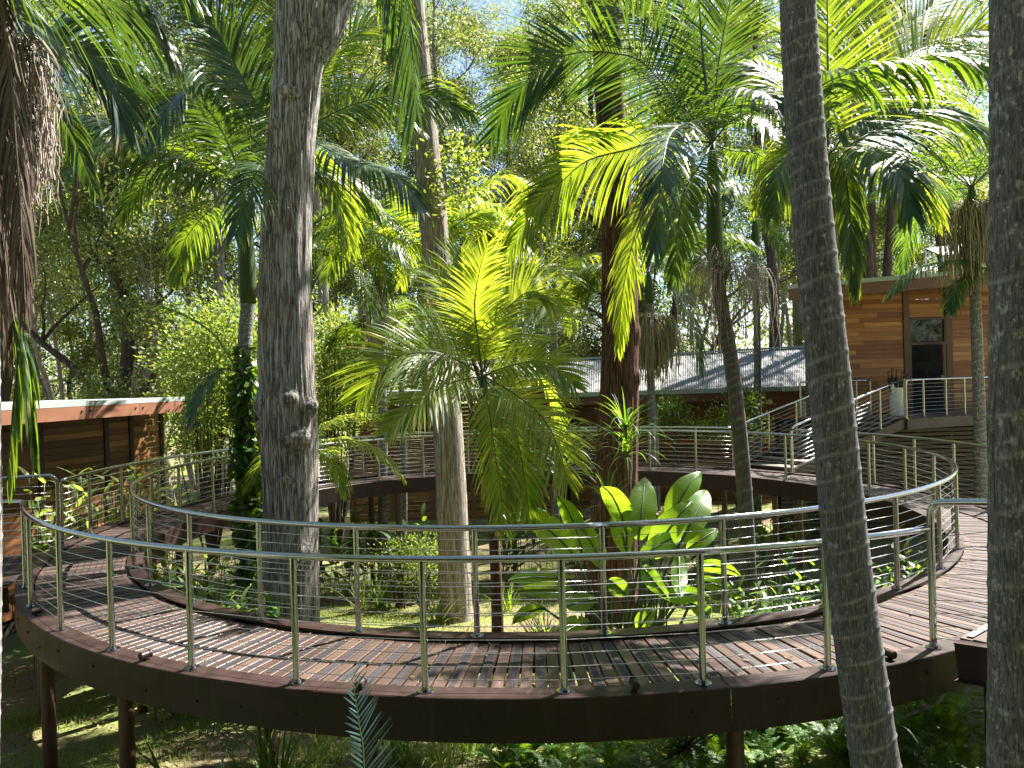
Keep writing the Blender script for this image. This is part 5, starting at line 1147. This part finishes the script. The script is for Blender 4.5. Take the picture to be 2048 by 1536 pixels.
# ------------------------------------------------------------ strap-leaved plants
def strap_leaf(mb, p, az, e0, L, w, bend, r=.5, n=7):
    d_ = Vector((cos(az)*cos(e0), sin(az)*cos(e0), sin(e0))); s = Vector((-sin(az), cos(az), 0)); b = len(mb.v); q = Vector(p)
    for i in range(n+1):
        h = i/n; ww = w*(.55+.45*min(1,h*4))*(1-h**2.2)+.0015
        mb.v.append(q-s*ww/2); mb.v.append(q+s*ww/2)
        if i < n: d_ = (d_+DOWN*(bend*(.2+h)/n)).normalized(); q = q+d_*(L/n)
    for i in range(n): mb.face([b+2*i, b+2*i+1, b+2*i+3, b+2*i+2], r)
def tuft(label, base, top, n, L, w, seed, mat='fern', cat='plant', name='tufted_plant', levels=1, bend=(1.4,2.6)):
    r_ = random.Random(seed); b = Vector((base.x, base.y, gz(base.x, base.y))); e = empty(name, b, label, cat)
    S = spline([b, b.lerp(top,.5)+Vector((.03,.02,0)), top], 10); MB().tube(S, .02, 8).build('stem', M['bark_young'], e, True)
    for lv in range(levels):
        c = top+Vector((0,0,-.22*lv)); mb = MB()
        for i in range(n): strap_leaf(mb, c+Vector((0,0,r_.uniform(-.1,.05))), r_.uniform(0,2*pi), r_.uniform(.2,1.35), L*r_.uniform(.7,1.1), w, r_.uniform(*bend), r_.random(), 8)
        mb.build('leaf_rosette', M[mat], e, True)
    return e
tuft('strappy tufted plant on a thin stem in front of the red brown trunk', at(1268,1260,11.8), at(1252,850,11.8), 26, .85, .028, 1, levels=3)
tuft('strappy tufted plant on a thin stem right of the young palm', at(1130,1270,11.2), at(1118,890,11.2), 24, .80, .028, 2, levels=3)
tuft('low strappy tuft at the left foot of the paddle leaves', at(1195,1280,10.0), at(1215,1005,10.0), 26, .6, .028, 3, levels=1)
def clump(label, px, py, d, n, L, w, seed, mat='fern', group=None, name='strap_leaf_clump', e=(.6,1.45), bend=(.5,1.7)):
    r_ = random.Random(seed); p = at(px, py, d); p.z = gz(p.x, p.y); mb = MB()
    for i in range(n): strap_leaf(mb, p+Vector((r_.uniform(-.12,.12), r_.uniform(-.12,.12), -.02)), r_.uniform(0,2*pi), r_.uniform(*e), L*r_.uniform(.6,1.1), w, r_.uniform(*bend), r_.random(), 7)
    return tag(mb.build(name, M[mat], None, True, p), label, 'plant', group)
def ginger(label, px, py, d, n, H, seed, mat='bright', group=None, spread=.45, L=.34, name='ginger_plant', z=None, w=.085):
    r_ = random.Random(seed); p = at(px, py, d); p.z = gz(p.x,p.y); g_ = empty(name, p, label, 'plant', group); st = MB(); lf = MB()
    for i in range(n):
        b = p+Vector((r_.uniform(-spread,spread), r_.uniform(-spread,spread), -.05)); az = r_.uniform(0,2*pi); t = b+Vector((cos(az)*.25, sin(az)*.25, H*r_.uniform(.7,1.1)))
        S = spline([b, b.lerp(t,.5)+Vector((0,0,.08)), t], 12); st.tube(S, .008, 5)
        for k in range(3, 12):
            a2 = az+(pi if k % 2 else 0)+r_.uniform(-.5,.5)+pi/2
            strap_leaf(lf, S[k], a2, r_.uniform(.2,1.0), L*r_.uniform(.7,1.15), w, r_.uniform(.5,1.6), r_.random(), 5)
    lf.build('foliage', M[mat], g_, True); st.build('stem', M['rib'], g_, True); return g_
GL = 'broad leaved ginger clump outside the ring below the left cabin'
for k, (px, d) in enumerate(((150,13.3),(190,14.3),(225,14.6),(260,15.6),(300,16.4),(120,12.9),(335,17.2),(175,15.5))): ginger(GL, px, 1100, d, 12, 3.1, 600+k, 'bright', 'ginger clumps below the left cabin', L=.42, w=.10)
GI = 'leafy ginger clump at the foot of the big grey tree'
for k, (px, d, H) in enumerate(((555,8.9,1.35),(500,8.7,1.1),(470,9.0,1.15),(455,9.4,1.2),(600,8.8,.9))): ginger(GI, px, 1250, d, 7, H, 620+k, 'fern', 'ginger clumps round the big grey tree', L=.34, w=.06)
GB = 'dark leafy clump in the shade under the back of the ring'
for k, px in enumerate((660,700,740,830,1000,1060,1120,1180,1400,1540,1600)): ginger(GB, px, 1050, 17.2+(k%3)*.9, 9, 1.9, 640+k, 'vine', 'shaded clumps under the back of the ring', L=.45, w=.11)
GR = 'leafy clump growing inside the left curve of the ring'
for k, (px, d, H) in enumerate(((350,11.0,1.6),(400,11.8,1.6),(340,12.6,1.7),(440,12.6,1.7),(430,11.0,1.2),(470,11.6,1.3),(400,9.6,.7),(310,10.8,1.2),(480,9.8,.8),(365,11.8,1.4),(515,11.2,1.0),(430,12.0,1.2))): ginger(GR, px, 1150, d, 9, H, 660+k, ('fern','vine','bright')[k%3], 'clumps inside the left curve of the ring', L=.30, w=.07)
GX = 'leafy clump growing inside the right curve of the ring'
for k, (px, d, H) in enumerate(((1760,9.6,1.3),(1800,10.3,1.4),(1690,10.6,1.2),(1840,10.8,1.5),(1580,11.5,1.3),(1620,9.4,.9),(1540,9.6,.8),(1860,9.9,1.1),(1700,9.8,1.2),(1560,10.6,1.0),(1480,11.6,1.0),(1880,11.6,1.6),(1720,11.6,1.3),(1800,12.4,1.5))): ginger(GX, px, 1150, d, 8, H, 680+k, ('vine','fern','vine')[k%3], 'clumps inside the right curve of the ring', L=.26, w=.06)
SC = 'grassy strap leaved clump on the lawn inside the ring'
for k, (px, d) in enumerate(((690,11.0),(720,16.6),(1010,15.9),(1080,12.6),(760,17.0),(1420,10.6),(1500,10.6),(1560,12.8),(1660,11.8),(870,14.8),(1640,14.0),(1560,15.0))): clump(SC, px, 1150, d, 46, .95, .022, 700+k, ('fern','grass')[k%2], 'strap leaved clumps inside the ring')
clump('dark upright strap leaved clump under the front left of the ring', 540, 1500, 6.6, 60, .85, .03, 731, 'vine')
clump('loose arching strap leaves beside the front left columns', 350, 1500, 6.5, 16, .95, .045, 732, 'fern', e=(.4,1.0))
clump('grassy clump under the front rim left of the cycad', 610, 1500, 6.9, 60, .6, .014, 733, 'grass')
for k, (px, d, lab) in enumerate(((800,7.5,'small grassy clump under the front rim just right of the cycad'), (880,7.3,'fine grassy clump under the middle of the front rim'), (940,7.6,'tall grassy clump under the front rim where the ferns begin'), (660,7.6,'grassy clump under the front rim just left of the cycad'))):
    clump(lab, px, 1500, d, 54, .62, .014, 760+k, 'grass' if k % 2 else 'fern')
# low shrubs on the lawn by the pale trunk
SB = 'wispy yellow green bush on the lawn near the pale trunk'
for k, (px, py, d) in enumerate(((850,1125,16.0),(895,1115,16.2),(800,1135,16.4))):
    shrub(SB, spots([(px-22,py-35,px+22,py+30,7)], d, .3, 40+k), 'bright', .07, .025, 190, at(px,1230,d), 740+k, name='low_bush', sig=.22)['group'] = 'wispy bushes by the pale trunk'

# ------------------------------------------------------------ ferns and cycads
def fern_mesh(seed, nf, L, ll, w=.02):
    r_ = random.Random(seed); mb = MB()
    for i in range(nf):
        pts = rand_frond_pts((0,0,0), 2*pi*(i+r_.random())/nf, r_.uniform(.7,1.35), L*r_.uniform(.7,1.1), r_.uniform(.8,1.9), 5)
        frond_mesh(mb, None, pts, ll, n=34, droop=.3, w=w, seed=seed*50+i, petiole=.08, vee=.05, ang0=78, ang1=60, nseg=2, tipmin=.1)
    me = bpy.data.meshes.new('fern'); me.from_pydata([tuple(v) for v in mb.v], [], mb.f)
    a_ = me.attributes.new('rnd', 'FLOAT', 'FACE'); a_.data.foreach_set('value', np.asarray(mb.r, dtype=np.float32)); me.materials.append(M['fern']); return me
FM = [fern_mesh(k, 13, .72, .075) for k in range(3)]
r_ = random.Random(9); k = 0
for d, pa, pb, sc_, row in ((6.1,1400,1980,.8,'nearest'), (6.7,1080,1980,.65,'second'), (7.2,1010,1960,.8,'third'), (7.7,1030,1940,.9,'fourth'), (8.2,1010,1900,1.0,'rearmost')):
    for px in range(pa, pb, 66):
        x = px+r_.uniform(-28,28); p = at(x, 1500, d+r_.uniform(-.2,.2)); o = bpy.data.objects.new('sword_fern', FM[k%3]); col.objects.link(o); k += 1
        o.location = (p.x, p.y, gz(p.x,p.y)-.02); o.rotation_euler = (0,0,r_.uniform(0,6.28)); s = sc_*r_.uniform(.75,1.2); o.scale = (s,s,s)
        tag(o, 'sword fern in the '+row+' row under the front rim', 'fern', 'sword ferns under the front of the ring')
for px, d in ((1690,10.0),(1740,9.4),(1790,9.0),(1580,10.2),(1610,12.0),(1700,12.4),(1500,9.2),(370,10.4),(430,9.6),(480,10.0),(1760,11.5),(1830,10.0)):
    p = at(px, 1150, d); o = bpy.data.objects.new('sword_fern', FM[k%3]); col.objects.link(o); k += 1
    o.location = (p.x, p.y, gz(p.x,p.y)-.02); s = r_.uniform(1.0,1.5); o.scale = (s,s,s); o.rotation_euler = (0,0,r_.uniform(0,6.28))
    tag(o, 'green sword fern growing in the garden inside the ring', 'fern', 'sword ferns inside the ring')
def cycad(label, px, py, d, hand, n, L, seed, ll=.2):
    p = at(px, py, d); p.z = gz(p.x, p.y) if p.z > gz(p.x,p.y)-.6 else p.z; e = empty('cycad', p, label, 'cycad')
    for k_, pts in enumerate(hand): add_frond(e, [p+Vector((0,0,.05))]+[at(*q) for q in pts], ll, mat='cycad', seed=seed+k_, n=46, droop=.1, w=.013, vee=.25, ang0=72, ang1=48, rr0=.010)
    for i in range(n):
        a = 2*pi*i/n+.3; add_frond(e, rand_frond_pts(p+Vector((0,0,.05)), a, 1.0, L, 1.0), ll, mat='cycad', seed=seed+20+i, n=40, droop=.15, w=.013, vee=.25, ang0=70, ang1=45, rr0=.010)
    return e
cycad('blue green cycad frond standing up in front of the ring at the bottom', 735, 1800, 3.9, [[(728,1560,3.9),(718,1450,3.9),(703,1352,3.92)]], 5, .75, 800, .30)
cycad('small blue green cycad at the bottom edge, left of the tall cycad frond', 440, 1640, 4.6, [[(445,1560,4.6),(452,1510,4.6)]], 6, .5, 830, .13)
cycad('cycad with glossy fronds inside the ring beside the leaning trunk', 1620, 1290, 8.2, [[(1600,1225,8.2),(1560,1195,8.1)], [(1640,1210,8.2),(1625,1170,8.3)], [(1650,1230,8.1),(1690,1200,8.1)]], 7, .8, 850)

# ------------------------------------------------------------ grass and litter
def grass_field(name, label, n, xr, yr, L, W, mat, seed, mask, kind='stuff', cat='grass', flat=False):
    g = np.random.default_rng(seed); x = g.uniform(*xr, n); y = g.uniform(*yr, n); keep = np.array([mask(a, b) for a, b in zip(x, y)]); x, y = x[keep], y[keep]
    z = np.array([gz(a, b)+.10*mnoise.noise(Vector((a*.45, b*.45, 3)))+.03*mnoise.noise(Vector((a*2, b*2, 9))) for a, b in zip(x, y)]); N = len(x)
    if flat:
        v, q = leaf_quads(np.stack([x,y,z+.012],1), L, W, 0, g); v[:,2] = np.repeat(z+.015, 4)+(v[:,2]-np.repeat(z+.012, 4))*.25
        me = np_mesh(name, v, quads=q, rnd=g.random(N))
    else:
        az = g.uniform(0, 2*pi, N); ln = L*g.uniform(.5,1.4,N); le_ = g.uniform(.1,.8,N); wv = W*g.uniform(.7,1.3,N)
        b = np.stack([x,y,z-.01],1); s = np.stack([-np.sin(az), np.cos(az), np.zeros(N)],1)*wv[:,None]; t = np.stack([np.cos(az)*le_, np.sin(az)*le_, np.ones(N)],1)*ln[:,None]
        m_ = b+t*.5+np.array((0,0,.06))*L; v = np.stack([b-s*.5, b+s*.5, m_+s*.35, m_-s*.35, b+t], 1).reshape(-1,3)
        i5 = np.arange(N)*5; q = np.stack([i5,i5+1,i5+2,i5+3],1); tr = np.stack([i5+3,i5+2,i5+4],1); r0 = g.random(N)
        me = np_mesh(name, v, quads=q, tris=tr, rnd=np.concatenate([r0, r0]))
    me.materials.append(M[mat]); return tag(link_mesh(name, me), label, cat, kind=kind)
def nz(x, y, s, o): return mnoise.noise(Vector((x*s, y*s, o)))
grass_field('lawn_grass', 'short sunlit grass inside the ring', 26000, (-5.5,6), (7.0,18.5), .09, .010, 'grass', 1, lambda a,b: (a-CX)**2+(b-CY)**2 < 36 and nz(a,b,.5,1) > -.25)
grass_field('outer_lawn_grass', 'patchy grass on the slope under the left of the ring', 26000, (-9,1.5), (4.6,10.5), .075, .009, 'grass', 2, lambda a,b: nz(a,b,.7,5) > -.08)
grass_field('leaf_litter', 'fallen leaves and twigs lying over the ground', 16000, (-9,9), (4.4,19), .085, .032, 'litter', 3, lambda a,b: nz(a,b,.6,8) > -.15, flat=True, cat='leaves')
gd = np.random.default_rng(12); mb = MB()
for k in range(420):
    a = gd.uniform(-100, 100); r = gd.choice((gd.uniform(6.2,7.2), gd.uniform(6.2,6.32))); p = rp(a, r, .006); az = gd.uniform(0, 6.28); L_ = gd.uniform(.008,.028); b = len(mb.v)
    u = Vector((cos(az), sin(az), 0)); w_ = Vector((-sin(az), cos(az), 0)); mb.v += [p-u*L_, p+w_*L_*.35+Vector((0,0,.003)), p+u*L_+Vector((0,0,.006)), p-w_*L_*.35]; mb.face([b,b+1,b+2,b+3], gd.random())
tag(mb.build('deck_litter', M['litter'], None, False, (CX,CY,0)), 'tiny dry leaf bits scattered over the walkway boards', 'leaves', kind='stuff')
for k, (a, r) in enumerate(((-28,6.3),(-20,6.4),(-5,6.28),(6,6.35),(12,6.9),(17,6.5),(-47,6.5),(-36,6.9),(30,6.6),(-10,7.0))):
    mb = MB(); p = rp(a, r, .008); az = k*1.3; u = Vector((cos(az), sin(az), 0)); w_ = Vector((-sin(az), cos(az), 0))
    mb.v = [p-u*.04, p+w_*.014+Vector((0,0,.008)), p+u*.045+Vector((0,0,.012)), p-w_*.014+Vector((0,0,.006))]; mb.face([0,1,2,3], .6)
    tag(mb.build('fallen_leaf', M['litter'], None, False, p), 'dry fallen leaf lying on the front boards of the walkway', 'leaf', 'leaves fallen on the walkway')
# fallen branches under the right bridge
for k, pts in enumerate(([(1960,1355),(1900,1362),(1880,1400),(1840,1420),(1800,1435)], [(1985,1370),(1920,1365),(1890,1385)])):
    S = spline([at(x, y, 6.6+.1*k) for x, y in pts], 14); mb = MB(); mb.tube(S, [.022-.0009*i for i in range(14)], 7)
    tag(mb.build('dead_branch', M['bark_light'], None, True, S[0]), ('pale dead branch caught below the right bridge beam', 'short pale dead branch beside the column under the right bridge')[k], 'branch')
mb = MB(); r_ = random.Random(4)
for i in range(30): 
    a = at(1400+r_.uniform(-20,60), 1450+r_.uniform(-8,14), 6.4); mb.tube([a, a.lerp(at(1345,1510,6.1),.5)+Vector((0,0,r_.uniform(-.05,.08))), at(1345+r_.uniform(-20,20),1505+r_.uniform(-10,18),6.1)], .004, 4, r=r_.random())
tag(mb.build('dry_frond', M['dead'], None, True, at(1400,1455,6.4)), 'dry grey palm frond lying in the ferns under the front rim', 'frond')

# ------------------------------------------------------------ tell look-alikes apart by their order in the row
ORD = ['leftmost','second from the left','third from the left','fourth from the left','fifth from the left','sixth from the left','seventh from the left','eighth from the left','ninth from the left','tenth from the left','eleventh from the left','twelfth from the left','thirteenth from the left','fourteenth from the left','fifteenth from the left','sixteenth from the left','seventeenth from the left','eighteenth from the left']
byl = {}
for o in list(col.objects):
    if o.parent is None and o.get('group') and o.get('label'): byl.setdefault(o['label'], []).append(o)
for lab, os_ in byl.items():
    if 1 < len(os_) <= 18:
        os_.sort(key=lambda o: o.location.x/o.location.y)
        for i, o in enumerate(os_): o['label'] = lab+', '+('rightmost' if i == len(os_)-1 else ORD[i])
